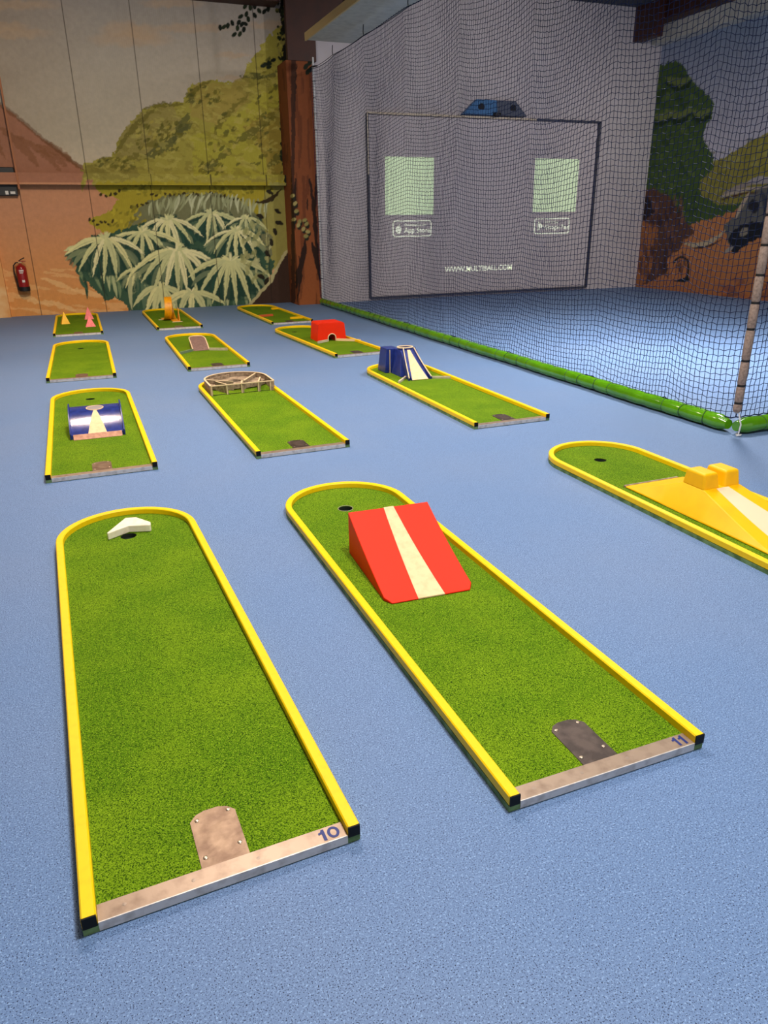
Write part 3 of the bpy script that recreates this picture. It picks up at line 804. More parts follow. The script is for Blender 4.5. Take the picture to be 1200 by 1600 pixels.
def plate_mb():
    return MB().prism([(-0.064, 0.052), (0.064, 0.052), (0.064, 0.225), (0.045, 0.247), (0.02, 0.256), (-0.02, 0.256), (-0.045, 0.247), (-0.064, 0.225)], 0.028, 0.0305)
PLATE_A = plate_mb().mesh('tee_plate', M_PLATE); PLATE_B = plate_mb().mesh('tee_plate', M_PLATED)

def numeral_mesh(txt):
    mb = MB(); cx = 0.0; zt = 0.0006; h = 0.040
    for ch in txt:
        if ch == '1':
            p = [(cx+0.010, 0), (cx+0.019, 0), (cx+0.019, h), (cx+0.011, h), (cx+0.009, h-0.006), (cx+0.001, h-0.009), (cx+0.001, h-0.016), (cx+0.010, h-0.014)]
            tri = tessellate_polygon([[Vector((a, b, 0)) for a, b in p]])
            fs = []
            for t in tri:
                a, b, c = [p[i] for i in t]
                fs.append(tuple(t) if (b[0]-a[0])*(c[1]-a[1])-(b[1]-a[1])*(c[0]-a[0]) > 0 else tuple(reversed(t)))
            mb.add([(a, b, zt) for a, b in p], fs)
            cx += 0.025
        else:
            n = 24; o_ = [(cx+0.017+0.017*math.cos(2*PI*k/n), h/2+h/2*math.sin(2*PI*k/n)) for k in range(n)]
            i_ = [(cx+0.017+0.0085*math.cos(2*PI*k/n), h/2+(h/2-0.0075)*math.sin(2*PI*k/n)) for k in range(n)]
            mb.add([(a, b, zt) for a, b in o_+i_], [(k, (k+1) % n, (k+1) % n+n, k+n) for k in range(n)])
            cx += 0.038
    return mb.mesh('numeral', M_NUM), cx

def lane(x, y, deg, label, Wd=0.7208, S=2.431, hole=None, dark=False, num=None, rim=False, near=True, plate=True):
    hole = hole or (Wd/2, S-0.02)
    e = empty('putting_lane', (x, y, 0), R(deg), label, 'minigolf lane', 'minigolf lanes on the blue floor')
    d = lane_meshes(Wd, S, hole)
    put('base', d['base'], e); put('turf', d['turf'], e); put('rail', d['rail'], e)
    c = put('cup', d['cup'], e)
    if rim:
        mb = MB().tube([(hole[0]+0.044*math.cos(a), hole[1]+0.044*math.sin(a), 0.0285) for a in (2*PI*k/24 for k in range(25))], 0.0016, 6, False)
        mb.build('cup_rim', M_RIM, c, True)['label'] = 'worn pale rim of the cup'
    put('end_cap', d['end_cap'], e); put('end_cap', d['end_cap'], e, (Wd-RW, 0, 0))
    f = put('front_strip', d['front_strip'], e)
    if plate:
        p = put('tee_plate', PLATE_B if dark else PLATE_A, e, (Wd/2, 0, 0))
        if near:
            for sx, sy in ((-0.045, 0.225), (0.045, 0.232), (-0.048, 0.085), (0.048, 0.1)):
                put('screw', SCREW, p, (sx, sy, 0.0305))
    if near:
        for sx in (0.10, 0.27, 0.44): put('screw', SCREW_F, f, (sx*Wd/0.72, 0.026, 0.0305))
    if num:
        nm_, w_ = numeral_mesh(num)
        put('numeral', nm_, f, (Wd-RW-0.012-w_, 0.006, 0.0312))
    return e

L10 = lane(-0.217, 1.448, 1.93, 'nearest left minigolf lane marked 10 with plain turf and a white block by its hole', num='10', hole=(0.36, 2.43))
L11 = lane(0.935, 1.399, 0.08, 'nearest middle minigolf lane marked 11 that carries the red ramp', dark=True, num='11', rim=True, hole=(0.34, 2.40))
LJ = lane(2.862, 1.54, 0.0, 'minigolf lane cut by the right edge of the picture under the yellow mound', hole=(0.343, 2.417))
LA = lane(-0.380, 5.097, 0.16, 'left minigolf lane carrying the glossy blue sloped obstacle', hole=(0.35, 2.42))
LB = lane(1.024, 5.051, 0.74, 'middle minigolf lane with the wooden maze filling its round end', dark=True)
LC = lane(2.839, 5.112, -0.26, 'minigolf lane beside the net with the dark blue tower and cream slide', dark=True)
LD = lane(-0.453, 8.663, -0.86, 'empty minigolf lane of bright turf with no obstacle, behind the blue obstacle lane', hole=(0.35, 2.19), near=False)
LE = lane(1.050, 8.668, -0.46, 'minigolf lane with the brown wooden hump ramp', dark=True, near=False)
LF = lane(2.860, 8.758, 3.2, 'minigolf lane with the red tunnel block', dark=True, near=False, hole=(0.25, 2.3))
LG = lane(-0.437, 12.362, -0.28, 'far left minigolf lane against the mural wall with one yellow and two pink pyramids', near=False)
LH = lane(1.089, 12.375, 0.41, 'far minigolf lane in front of the painted plants with the yellow loop', near=False)
LI = lane(2.901, 12.190, 1.6, 'far minigolf lane near the brown pillar with three short bars across its turf', dark=True, near=False)

TZ = 0.0285   # turf surface

# ------------------------------------------------------------------ obstacles
# white chevron block on lane 10
cb = MB().prism([(-0.045, 3.880), (-0.040, 3.870), (0.068, 3.936), (0.176, 3.902), (0.184, 3.910), (0.186, 3.946), (0.120, 4.050), (0.062, 4.066)], TZ, TZ+0.040)
o = cb.build('corner_block', M_WHITE, bevel=0.004)
tag(o, 'small off-white angled block standing right behind the hole of lane 10', 'obstacle block')

def slope_profile(y0, y1, h, n=14, sag=0.25, z0=0.006):
    """points (y,z) from the toe at y0 up to the lip at y1, sagging a little"""
    out = []
    for i in range(n+1):
        t = i/n
        out.append((y0+(y1-y0)*t, TZ+z0+(h-z0)*(t*(1-sag)+sag*t*t)))
    return out

# red ramp on lane 11
e = empty('jump_ramp', (1.283, 2.905, 0), R(-3.0), 'orange-red jump ramp with a cream stripe down its slope on lane 11', 'ramp')
pr = slope_profile(-0.29, 0.29, 0.222)
bodyw = 0.213
# toe with rounded corners: build surface from strips
mb = MB()
n = len(pr)
vs = []
for i, (yy, zz) in enumerate(pr):
    wv = bodyw-(0.025*(1-min(1, i/1.0)))
    vs += [(-wv, yy, zz), (wv, yy, zz), (-wv, yy, TZ+0.0005), (wv, yy, TZ+0.0005)]
fs = []
for i in range(n-1):
    a, b = i*4, (i+1)*4
    fs += [(a, a+1, b+1, b), (a+2, a, b, b+2), (a+1, a+3, b+3, b+1), (a+2, b+2, b+3, a+3)]
fs += [(0, 2, 3, 1), ((n-1)*4, (n-1)*4+1, (n-1)*4+3, (n-1)*4+2)]
ob = mb.add(vs, fs).build('ramp_body', M_RED, e, True, bevel=0.006)
def stripe(prof, w0, w1, material, parent, name='stripe', lift=0.0015, cx=0.0):
    mb = MB(); vs, fs = [], []
    m_ = len(prof)
    for i, (yy, zz) in enumerate(prof):
        t = i/(m_-1); w_ = w0+(w1-w0)*t
        vs += [(cx-w_/2, yy, zz+lift), (cx+w_/2, yy, zz+lift), (cx+w_/2, yy, zz-0.004), (cx-w_/2, yy, zz-0.004)]
    for i in range(m_-1):
        a, b = i*4, (i+1)*4
        fs += [(a, a+1, b+1, b), (a+1, a+2, b+2, b+1), (a+3, a, b, b+3)]
    fs += [(0, 3, 2, 1), tuple((m_-1)*4+k for k in range(4))]
    return mb.add(vs, fs).build(name, material, parent, True)
stripe(pr, 0.128, 0.052, M_CREAM, e)['label'] = 'cream stripe widening to the toe'

# yellow mound on the lane at the right edge
e = empty('double_ramp', (3.222, 2.90, 0), R(0.0), 'large yellow double-sided mound with two square blocks on its crest and a cream stripe', 'ramp')
ZR = 0.142
front = slope_profile(-0.56, 0.0, ZR, n=14, sag=0.25, z0=0.010)
back = [(0.17+0.36*i/10, TZ+0.010+(ZR-0.010)*((1-i/10)*0.7+0.3*(1-i/10)**2)) for i in range(11)]
rows = [(y, z, 0.222-(0.222-0.132)*min(1, (y+0.56)/0.56)) for y, z in front]+[(y, z, 0.132+(0.222-0.132)*(y-0.17)/0.36) for y, z in back]
vs, fs = [], []
for y, z, w_ in rows:
    vs += [(-0.23, y, TZ+0.0005), (-0.23, y, TZ+0.009), (-w_, y, z), (w_, y, z), (0.23, y, TZ+0.009), (0.23, y, TZ+0.0005)]
k_ = len(rows)
for i in range(k_-1):
    for j in range(5):
        a_, b_ = i*6+j, i*6+j+1
        fs.append((a_, b_, b_+6, a_+6)[::-1] if False else (a_, b_, b_+6, a_+6))
    fs.append((i*6+5, i*6, i*6+6, i*6+11))
fs += [(5, 4, 3, 2, 1, 0), tuple((k_-1)*6+j for j in range(6))]
MB().add(vs, fs).build('mound_body', M_YEL, e, True, bevel=0.006, seg=3)
for sx in (-1, 1):
    taper(MB(), (sx*0.075-0.060, sx*0.075+0.060), (sx*0.078-0.050, sx*0.078+0.050), (0.005, 0.175), (0.02, 0.16), TZ+ZR-0.01, TZ+ZR+0.088).build('crest_block', M_YEL, e, bevel=0.014, seg=3)
stripe(front, 0.25, 0.088, mat('peach_stripe', (250, 214, 176), 0.5), e, cx=-0.004)['label'] = 'peach-cream stripe up the front slope'
MB().box(-0.23, 0.19, 0.531, 0.546, TZ, TZ+0.012).build('back_edging', M_WOOD, e)['label'] = 'brown strip at the far toe'

# glossy blue sloped obstacle
e = empty('blue_slope', (-0.012, 6.19, 0), R(-1.0), 'glossy dark blue sloped tray with side rails and cream target on the left lane', 'ramp')
pf = []
for i in range(17):
    t = i/16
    pf.append((-0.14+0.425*t, TZ+0.030+0.134*(2*t-t*t)))
hw = 0.193
vs, fs = [], []
for yy, zz in pf: vs += [(-hw, yy, zz), (hw, yy, zz), (-hw, yy, TZ+0.0005), (hw, yy, TZ+0.0005)]
for i in range(len(pf)-1):
    a, b = i*4, (i+1)*4
    fs += [(a, a+1, b+1, b), (a+2, a, b, b+2), (a+1, a+3, b+3, b+1), (a+2, b+2, b+3, a+3)]
fs += [(0, 2, 3, 1), (len(pf)*4-4, len(pf)*4-3, len(pf)*4-1, len(pf)*4-2)]
MB().add(vs, fs).build('tray', M_TRAY, e, True)
for sx in (-1, 1):
    MB().xprism([(-0.155, TZ+0.001), (0.295, TZ+0.001), (0.295, pf[-1][1]+0.028)]+[(y_, z_+0.026) for y_, z_ in reversed(pf)]+[(-0.155, TZ+0.045)], sx*(hw+0.006)-0.006, sx*(hw+0.006)+0.006).build('side_rail', M_BLUE, e, bevel=0.003)
stripe(pf[:12], 0.14, 0.022, M_CREAM, e)
def disc_on(prof, yc, r, z_lift):
    pts = []
    for k in range(24):
        a = 2*PI*k/24; yy = yc+r*0.8*math.sin(a)
        pts.append((r*math.cos(a), yy, float(np.interp(yy, [p[0] for p in prof], [p[1] for p in prof]))+z_lift))
    return pts
ring = disc_on(pf, 0.205, 0.066, 0.002)
mb = MB(); mb.add([(0, 0.205, float(np.interp(0.205, [p[0] for p in pf], [p[1] for p in pf]))+0.002)]+ring, [(0, 1+k, 1+(k+1) % 24) for k in range(24)])
tg = mb.build('target_disc', mat('greyish_disc', (150, 140, 140), 0.4), e)
MB().tube([Vector(p) for p in ring]+[Vector(ring[0])], 0.0035, 6, False).build('target_ring', M_CREAM, tg, True)
fb = MB().add([(-hw+0.012, -0.178, TZ+0.002), (hw-0.012, -0.178, TZ+0.002), (hw-0.012, -0.141, TZ+0.036), (-hw+0.012, -0.141, TZ+0.036), (-hw+0.012, -0.141, TZ+0.001), (hw-0.012, -0.141, TZ+0.001)],
                [(0, 1, 2, 3), (0, 4, 5, 1), (0, 3, 4), (1, 5, 2), (3, 2, 5, 4)]).build('lead_in_board', M_PINKWOOD, e)

# wooden maze
e = empty('wooden_maze', (1.372, 7.15, 0), R(0.7), 'grey-brown wooden maze of gates and diagonal walls in the middle lane', 'maze obstacle')
hm = 0.095
rr = 0.312
def wall_strip(path, w, h0, h1, name, material):
    mb = MB()
    vs, fs = [], []
    P = [Vector((p[0], p[1], 0)) for p in path]
    for i, p in enumerate(P):
        t = (P[min(i+1, len(P)-1)]-P[max(i-1, 0)]).normalized(); nn = Vector((-t.y, t.x, 0))*w/2
        vs += [(p+nn+Vector((0, 0, h0))), (p-nn+Vector((0, 0, h0))), (p-nn+Vector((0, 0, h1))), (p+nn+Vector((0, 0, h1)))]
    for i in range(len(P)-1):
        for j in range(4):
            a, b = i*4+j, i*4+(j+1) % 4
            fs.append((a, b, b+4, a+4))
    fs += [(3, 2, 1, 0), tuple((len(P)-1)*4+j for j in range(4))]
    return mb.add(vs, fs).build(name, material, e)
arc = [(-rr, 0.0), (-rr, 0.18)]+[(rr*-math.cos(a), 0.30+rr*math.sin(a)) for a in (PI*k/20 for k in range(21))]+[(rr, 0.18), (rr, 0.0)]
arcw = wall_strip(arc, 0.012, TZ+0.001, TZ+hm, 'outer_wall', M_WOOD)
wall_strip(arc, 0.018, TZ+hm+0.0005, TZ+hm+0.006, 'wall_cap', M_TRIM)
wall_strip([(-rr, 0), (rr, 0)], 0.012, TZ+hm-0.004, TZ+hm+0.004, 'top_bar', M_TRIM)
wall_strip([(-rr, 0.012), (rr, 0.012)], 0.006, TZ+0.001, TZ+0.004, 'foot_bar', M_BLACK)
for px_, wd in ((-rr+0.012, 0.010), (-0.15, 0.014), (0.0, 0.022), (0.165, 0.020), (rr-0.02, 0.03)):
    MB().box(px_-wd/2, px_+wd/2, 0.0, 0.045, TZ+0.001, TZ+hm-0.005).build('gate_post', M_WOOD, e)
    MB().box(px_-wd/2-0.004, px_-wd/2+0.004, -0.004, -0.0005, TZ+0.001, TZ+hm-0.005).build('post_facing', M_TRIM, e)
for a_, b_ in (((-0.29, 0.36), (-0.06, 0.16)), ((0.05, 0.16), (0.24, 0.48)), ((-0.15, 0.05), (-0.22, 0.24)), ((0.17, 0.05), (0.24, 0.26)), ((0.0, 0.05), (0.03, 0.16))):
    wall_strip([a_, b_], 0.012, TZ+0.001, TZ+hm-0.008, 'diagonal_wall', M_WOOD)
    wall_strip([a_, b_], 0.014, TZ+hm-0.0075, TZ+hm-0.002, 'wall_cap', M_TRIM)
wall_strip([(-0.27, 0.40), (-0.12, 0.50), (-0.02, 0.56)], 0.012, TZ+0.001, TZ+hm-0.01, 'diagonal_wall', M_WOOD)
ringp = [(0.0+0.296*math.cos(a), 0.30+0.296*math.sin(a)) for a in (PI*k/20 for k in range(21))]+[(-0.22, 0.22), (-0.08, 0.18), (0.08, 0.18), (0.22, 0.22)]
hole = [(0.0+0.07*math.cos(2*PI*k/16), 0.38+0.07*math.sin(2*PI*k/16)) for k in range(16)]
sl = slab_with_hole(ringp, hole, TZ+0.01, TZ+0.052).build('basin_plate', M_WOOD, e)
MB().lathe([(0.069, 0.0), (0.069, 0.008), (0.0005, 0.008)], (0.0, 0.38, TZ+0.02), 16).build('basin_floor', mat('dark_grey_basin', (84, 80, 72), 0.6), sl)

# dark blue tower with slide
e = empty('tower_slide', (3.215, 7.0, 0), R(0), 'dark blue tower with a steep cream slide on the lane beside the net', 'slide obstacle')
for x0_, x1_, t0_, t1_ in ((-0.20, -0.03, -0.180, -0.035), (0.03, 0.21, 0.035, 0.165)):
    taper(MB(), (x0_, x1_), (t0_, t1_), (0.474, 0.70), (0.474, 0.66), TZ, TZ+0.262).build('rear_wing', M_BLUE, e, bevel=0.005)
taper(MB(), (-0.135, 0.14), (-0.085, 0.085), (0.20, 0.472), (0.31, 0.472), TZ, TZ+0.262).build('tower_body', M_BLUE, e, bevel=0.004)
sp = [(-0.02+0.31*t, TZ+0.004+0.262*(t*0.82+0.18*t*t)) for t in (i/12 for i in range(13))]
MB().xprism([(-0.02, TZ), (0.30, TZ)]+list(reversed(sp)), -0.095, 0.095).build('slide_body', M_BLUE, e)
stripe(sp, 0.185, 0.032, M_CREAM, e, 'slide_bed', 0.002)
for sx in (-1, 1):
    pth = [(sx*(0.128-0.066*i/12), y_, z_+0.014) for i, (y_, z_) in enumerate(sp)]
    vs, fs = [], []
    for p in pth:
        vs += [(p[0]-0.007, p[1], p[2]+0.006), (p[0]+0.007, p[1], p[2]+0.006), (p[0]+0.007, p[1], TZ+0.0), (p[0]-0.007, p[1], TZ+0.0)]
    for i in range(12):
        for j in range(4):
            a, b = i*4+j, i*4+(j+1) % 4
            fs.append((a, a+4, b+4, b))
    fs += [(0, 1, 2, 3), (51, 50, 49, 48)]
    sr = MB().add(vs, fs).build('slide_side', M_BLUE, e)
    MB().tube([(p[0], p[1], p[2]+0.009) for p in pth], 0.0065, 6).build('side_edging', M_TRIM, sr, True)['label'] = 'cream edging along the slide side'
MB().tube([(0.085*math.cos(2*PI*k/20), 0.385+0.07*math.sin(2*PI*k/20), TZ+0.285) for k in range(21)], 0.008, 6, False).build('top_ring', M_TRIM, e, True)
MB().lathe([(0.08, 0), (0.08, 0.018), (0.068, 0.018), (0.066, 0.001), (0.001, 0.001)], (0, 0.385, TZ+0.263), 20).build('top_funnel', M_BLUE, e)
for sx in (-0.146, 0.151):
    MB().box(sx-0.003, sx+0.003, 0.462, 0.472, TZ, TZ+0.25).build('corner_edging', M_TRIM, e)
MB().bar((-0.085, 0.155, TZ), (-0.27, -0.075, TZ), 0.02, 0.022).build('side_board', M_PALEWOOD, e)
MB().bar((0.14, 0.01, TZ), (0.325, -0.085, TZ), 0.02, 0.022).build('side_board', M_PALEWOOD, e)

# brown hump ramp on lane E
e = empty('hump_ramp', (1.40, 9.93, 0), R(-1), 'brown hump ramp with a rounded cream-edged top and two pale side boards', 'ramp')
hp = [(0.5*t, TZ+0.004+0.118*math.sin(min(1, t)*PI*0.56)) for t in (i/10 for i in range(11))]
def tongue(i, wd=0.105):
    t = i/10
    return wd*(1 if t < 0.6 else math.sqrt(max(0.0, 1-((t-0.6)/0.42)**2)))
vs, fs = [], []
for i, (yy, zz) in enumerate(hp):
    w_ = tongue(i); vs += [(-w_, yy, zz), (w_, yy, zz), (w_, yy, TZ), (-w_, yy, TZ)]
for i in range(10):
    a, b = i*4, i*4+4
    fs += [(a, a+1, b+1, b), (a+1, a+2, b+2, b+1), (a+3, a, b, b+3)]
fs += [(0, 3, 2, 1), (40, 41, 42, 43)]
MB().add(vs, fs).build('hump_body', M_BRIDGE, e, True)
edge = [(-tongue(i), *hp[i]) for i in range(11)]+[(tongue(i), *hp[i]) for i in range(10, -1, -1)]
MB().tube([(x, y, z+0.004) for x, y, z in edge], 0.008, 6).build('hump_edging', M_TRIM, e, True)['label'] = 'cream edging'
MB().bar((-0.105, 0.01, TZ), (-0.30, -0.19, TZ), 0.02, 0.03).build('side_board', mat('green_grey_board', (120, 140, 110), 0.6), e)
MB().bar((0.105, -0.01, TZ), (0.325, -0.12, TZ), 0.02, 0.03).build('side_board', M_PALEWOOD, e)

# red tunnel
e = empty('tunnel_block', (3.215, 9.95, 0), R(0), 'tall red block with a small arched tunnel mouth and cream guide boards', 'tunnel obstacle')
hw0, hw1, D, H_ = 0.212, 0.190, 0.36, 0.248
ar = [(0.052*math.cos(a), TZ+0.045+0.052*math.sin(a)) for a in (PI*k/12 for k in range(13))]
outl = [(-hw0, TZ), (-0.052, TZ)]+list(reversed(ar))+[(0.052, TZ), (hw0, TZ), (hw1, TZ+H_-0.02), (hw1-0.02, TZ+H_), (-hw1+0.02, TZ+H_), (-hw1, TZ+H_-0.02)]
o3 = [Vector((x, z, 0)) for x, z in outl]
tri = tessellate_polygon([o3]); nn = len(outl)
vs = [(x, 0.0, z) for x, z in outl]+[(x*0.97, D, z) for x, z in outl]
fs = []
for t in tri:
    a, b, c = [outl[i] for i in t]
    cr = (b[0]-a[0])*(c[1]-a[1])-(b[1]-a[1])*(c[0]-a[0])
    t = tuple(t) if cr > 0 else tuple(reversed(t))
    fs += [t, tuple(i+nn for i in reversed(t))]
fs += [((i+1) % nn, i, i+nn, (i+1) % nn+nn) for i in range(nn)]
MB().add(vs, fs).build('block_body', M_RED, e)
MB().tube([(0.056, -0.004, TZ+0.001)]+[(x*1.08, -0.004, z+0.002) for x, z in ar]+[(-0.056, -0.004, TZ+0.001)], 0.007, 6).build('arch_trim', M_TRIM, e, True)
MB().bar((-0.07, -0.02, TZ), (-0.245, -0.13, TZ), 0.02, 0.03).build('guide_board', M_PALEWOOD, e)
MB().bar((0.07, 0.0, TZ), (0.345, -0.22, TZ), 0.02, 0.03).build('guide_board', M_CREAM, e)

# pyramids
def pyramid(name, x, y, w, h, m_, label, group=None, rz=0):
    mb = MB().add([(-w/2, -w/2, 0), (w/2, -w/2, 0), (w/2, w/2, 0), (-w/2, w/2, 0), (-0.004, -0.004, h), (0.004, -0.004, h), (0.004, 0.004, h), (-0.004, 0.004, h)],
                  [(3, 2, 1, 0), (0, 1, 5, 4), (1, 2, 6, 5), (2, 3, 7, 6), (3, 0, 4, 7), (4, 5, 6, 7)])
    o = mb.build(name, m_); o.location = (x, y, TZ); o.rotation_euler = (0, 0, rz)
    tag(o, label, 'pyramid', group)
pyramid('pyramid_obstacle', -0.265, 13.80, 0.135, 0.19, M_YEL, 'small yellow pyramid at the left of the far left lane', rz=0.15)
pyramid('pyramid_obstacle', 0.123, 13.23, 0.155, 0.165, M_PINK, 'pink pyramid nearer the viewer on the far left lane', 'pink pyramids on the far left lane')
pyramid('pyramid_obstacle', 0.128, 14.32, 0.155, 0.20, M_PINK, 'pink pyramid standing farther back, partly hidden by the other pink one', 'pink pyramids on the far left lane')

# loop
e = empty('loop_track', (1.44, 13.5, 0), 0, 'orange-yellow loop-the-loop track standing on the far lane before the painted plants', 'loop obstacle')
Rr = 0.185
pth = [(0.055, -0.34, TZ+0.008), (0.05, -0.22, TZ+0.014)]
for k in range(33):
    a = -PI/2+2*PI*k/32
    pth.append((0.045-0.12*k/32, -0.02+Rr*math.cos(a), TZ+0.012+Rr+Rr*math.sin(a)))
pth += [(-0.08, 0.16, TZ+0.012), (-0.08, 0.30, TZ+0.006)]
vs, fs = [], []
PV = [Vector(p) for p in pth]
for i, p in enumerate(PV):
    t = (PV[min(i+1, len(PV)-1)]-PV[max(i-1, 0)]); t.x = 0; t.normalize()
    nn_ = Vector((0, -t.z, t.y))
    for sx, th in ((-0.06, 0), (0.06, 0), (0.06, -0.006), (-0.06, -0.006)):
        vs.append(p+Vector((sx, 0, 0))+nn_*th)
for i in range(len(PV)-1):
    for j in range(4):
        a, b = i*4+j, i*4+(j+1) % 4
        fs.append((a, b, b+4, a+4))
fs += [(3, 2, 1, 0), tuple((len(PV)-1)*4+j for j in range(4))]
MB().add(vs, fs).build('track_band', M_ORANGE, e, True)
vs = []; 
for sx in (-1,):
    vs = [(-0.015, -0.30, TZ+0.002), (-0.015, -0.02-Rr*0.2, TZ+0.002), (-0.015, -0.02-Rr*0.95, TZ+0.24)]
MB().add([(x, y, z) for x, y, z in [(0.112, -0.32, TZ), (0.112, 0.0, TZ), (0.112, -0.02-Rr*0.98, TZ+0.22), (0.120, -0.32, TZ), (0.120, 0.0, TZ), (0.120, -0.02-Rr*0.98, TZ+0.22)]],
         [(0, 2, 1), (3, 4, 5), (0, 1, 4, 3), (1, 2, 5, 4), (2, 0, 3, 5)]).build('side_gusset', M_ORANGE, e)
MB().box(-0.02, 0.15, -0.37, -0.34, TZ, TZ+0.006).build('toe_strip', M_TRIM, e)
MB().box(-0.20, -0.10, 0.05, 0.08, TZ, TZ+0.006).build('foot_strip', M_TRIM, e)

# bars across lane I
for (a_, b_, m_, lb) in (((2.915, 13.17, TZ), (3.175, 13.20, TZ), mat('dull_red_bar', (196, 84, 40), 0.5), 'short dull red bar reaching from the left rail across the far right lane'),
                         ((3.40, 14.20, TZ), (3.525, 14.23, TZ), M_YEL, 'short yellow bar at the rear right of the far lane near the pillar'),
                         ((3.34, 12.62, TZ), (3.566, 12.64, TZ), M_YEL, 'short yellow bar at the front right of the far lane near the pillar')):
    o = MB().bar(a_, b_, 0.05, 0.034).build('barrier_bar', m_, bevel=0.003)
    tag(o, lb, 'barrier bar', 'short bars on the far lane')

# ------------------------------------------------------------------ fire extinguisher on the mural wall
e = empty('fire_extinguisher', (-0.885, 15.50, 0.455), 0, 'red fire extinguisher with black hose hanging on the orange part of the mural wall', 'fire extinguisher')
MB().lathe([(0.088, 0.07), (0.09, 0.08), (0.09, 0.40), (0.082, 0.43), (0.05, 0.455), (0.025, 0.465), (0.025, 0.49), (0.001, 0.49)], (0, 0, 0), 20).build('cylinder', M_EXT, e, True)
MB().lathe([(0.08, 0), (0.094, 0.006), (0.094, 0.08), (0.001, 0.08)], (0, 0, 0), 20).build('base_cap', M_BLACK, e, True)
MB().box(-0.03, 0.03, -0.02, 0.02, 0.488, 0.515).build('valve', mat('brass_valve', (190, 160, 110), 0.35, 0.8), e)
MB().bar((-0.02, 0, 0.515), (0.10, 0, 0.515), 0.02, 0.012).build('carry_handle', M_EXT, e)
MB().tube([(-0.02, 0, 0.525), (0.03, 0, 0.555), (0.085, 0, 0.58)], 0.009, 6).build('lever', M_BLACK, e, True)
MB().tube([(-0.03, 0, 0.50), (-0.07, 0, 0.50), (-0.115, 0, 0.45), (-0.122, 0, 0.36), (-0.11, 0, 0.22), (-0.10, 0, 0.10), (-0.10, 0, 0.02)], 0.011, 8).build('hose', M_BLACK, e, True)
lab = MB()
for k, (z0, z1, a0, a1) in enumerate(((0.355, 0.375, 2.0, 1.1), (0.335, 0.345, 2.0, 1.15), (0.315, 0.325, 1.95, 1.3), (0.16, 0.20, 1.7, 1.2))):
    n = 6
    angs = [a0+(a1-a0)*i/n for i in range(n+1)]
    vs = [(0.0905*math.cos(-a), 0.0905*math.sin(-a), z) for a in angs for z in (z0, z1)]
    lab.add(vs, [(2*i, 2*i+2, 2*i+3, 2*i+1) for i in range(n)])
lab.build('label_print', M_LABELW, e)
MB().box(-0.03, 0.03, 0.085, 0.12, 0.30, 0.42).build('wall_bracket', M_BLACK, e)

# black box behind the rail at the left
e = empty('wall_box', (-1.15, 15.56, 2.07), 0, 'black box with white lettering mounted behind the painted rail at the left edge', 'wall box')
MB().box(-0.45, 0.44, -0.048, 0.058, 0.0, 0.46).build('box_body', M_DARKBOX, e, bevel=0.01)
MB().box(0.24, 0.29, -0.054, -0.05, 0.02, 0.08).box(0.32, 0.40, -0.054, -0.05, 0.03, 0.07).build('label_marks', M_LABELW, e)
o = MB().box(-0.685, -0.655, 15.38, 15.41, 2.17, 3.9).build('wooden_batten', M_BATTEN)
tag(o, 'thin brown upright batten in front of the painted rail at the left', 'batten')

# ------------------------------------------------------------------ projection screen on the grey wall
e = empty('projection_screen', (8.5, SCR_Y, 0), 0, 'wide rectangular projection frame on the grey wall behind the net', 'projection screen')
X0, X1, Z0, Z1 = 5.76-8.5, 11.25-8.5, 0.06, 3.54
MB().box(X0+.03, X1-.03, -0.012, -0.001, Z0+.03, Z1-.03).build('screen_surface', mat('grey_screen', (202, 193, 195), 0.8, spec=0.2), e)
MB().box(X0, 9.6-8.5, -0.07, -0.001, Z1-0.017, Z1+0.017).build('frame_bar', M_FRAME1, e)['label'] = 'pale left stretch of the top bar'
MB().box(9.6-8.5, X1, -0.07, -0.001, Z1-0.017, Z1+0.017).build('frame_bar', M_FRAME2, e)
MB().box(X0, X1, -0.07, -0.001, Z0-0.016, Z0+0.016).build('frame_bar', M_FRAME2, e)
MB().box(X0-.016, X0+.016, -0.07, -0.001, Z0, Z1).build('frame_bar', M_FRAME2, e)
MB().box(X1-.018, X1+.018, -0.07, -0.001, Z0, Z1).build('frame_bar', M_FRAME2, e)
MB().box(X0-.022, X0+.0, -0.074, -0.0701, Z1-1.1, Z1).build('painted_light_edge', M_FRAME1, e)  # pale strip paints warm light onto the frame's left edge
# projected picture (the codes themselves are left out, only their blank fields stay)
for nm, a, b, z0, z1 in (('blank_field', 6.13, 7.22, 1.69, 2.78), ('blank_field', 9.66, 10.80, 1.72, 2.80)):
    MB().box(a-8.5, b-8.5, -0.015, -0.0125, z0, z1).build(nm, M_PROJ, e)
def badge(x0, x1, z0, z1):
    mb = MB(); t = 0.018; r = 0.05
    c = [(x1-r, z1-r, 0), (x0+r, z1-r, PI/2), (x0+r, z0+r, PI), (x1-r, z0+r, 1.5*PI)]
    pts = [(cx+r*math.cos(a0+PI/2*k/4), cz+r*math.sin(a0+PI/2*k/4)) for cx, cz, a0 in c for k in range(5)]
    P = [Vector((x-8.5, -0.0145, z)) for x, z in pts]
    mb.tube(P+[P[0]], 0.011, 4, False)
    return mb.build('badge_outline', M_PROJW, e)
b1 = badge(6.30, 7.17, 1.27, 1.57)
b2 = badge(9.74, 10.66, 1.27, 1.58)
def wtext(body, size, x, z, parent=e, name='projected_text', off=0.0):
    return put(name, text_mesh(name, body, size, M_PROJW, 0.001, 'LEFT', off), parent, (x-8.5, -0.015, z), (PI/2, 0, 0))
wtext('Download on the', 0.07, 6.56, 1.47)
wtext('App Store', 0.145, 6.55, 1.34, off=0.002)
wtext('GET IT ON', 0.07, 10.02, 1.48)
wtext('Google Play', 0.13, 10.01, 1.36, off=0.002)
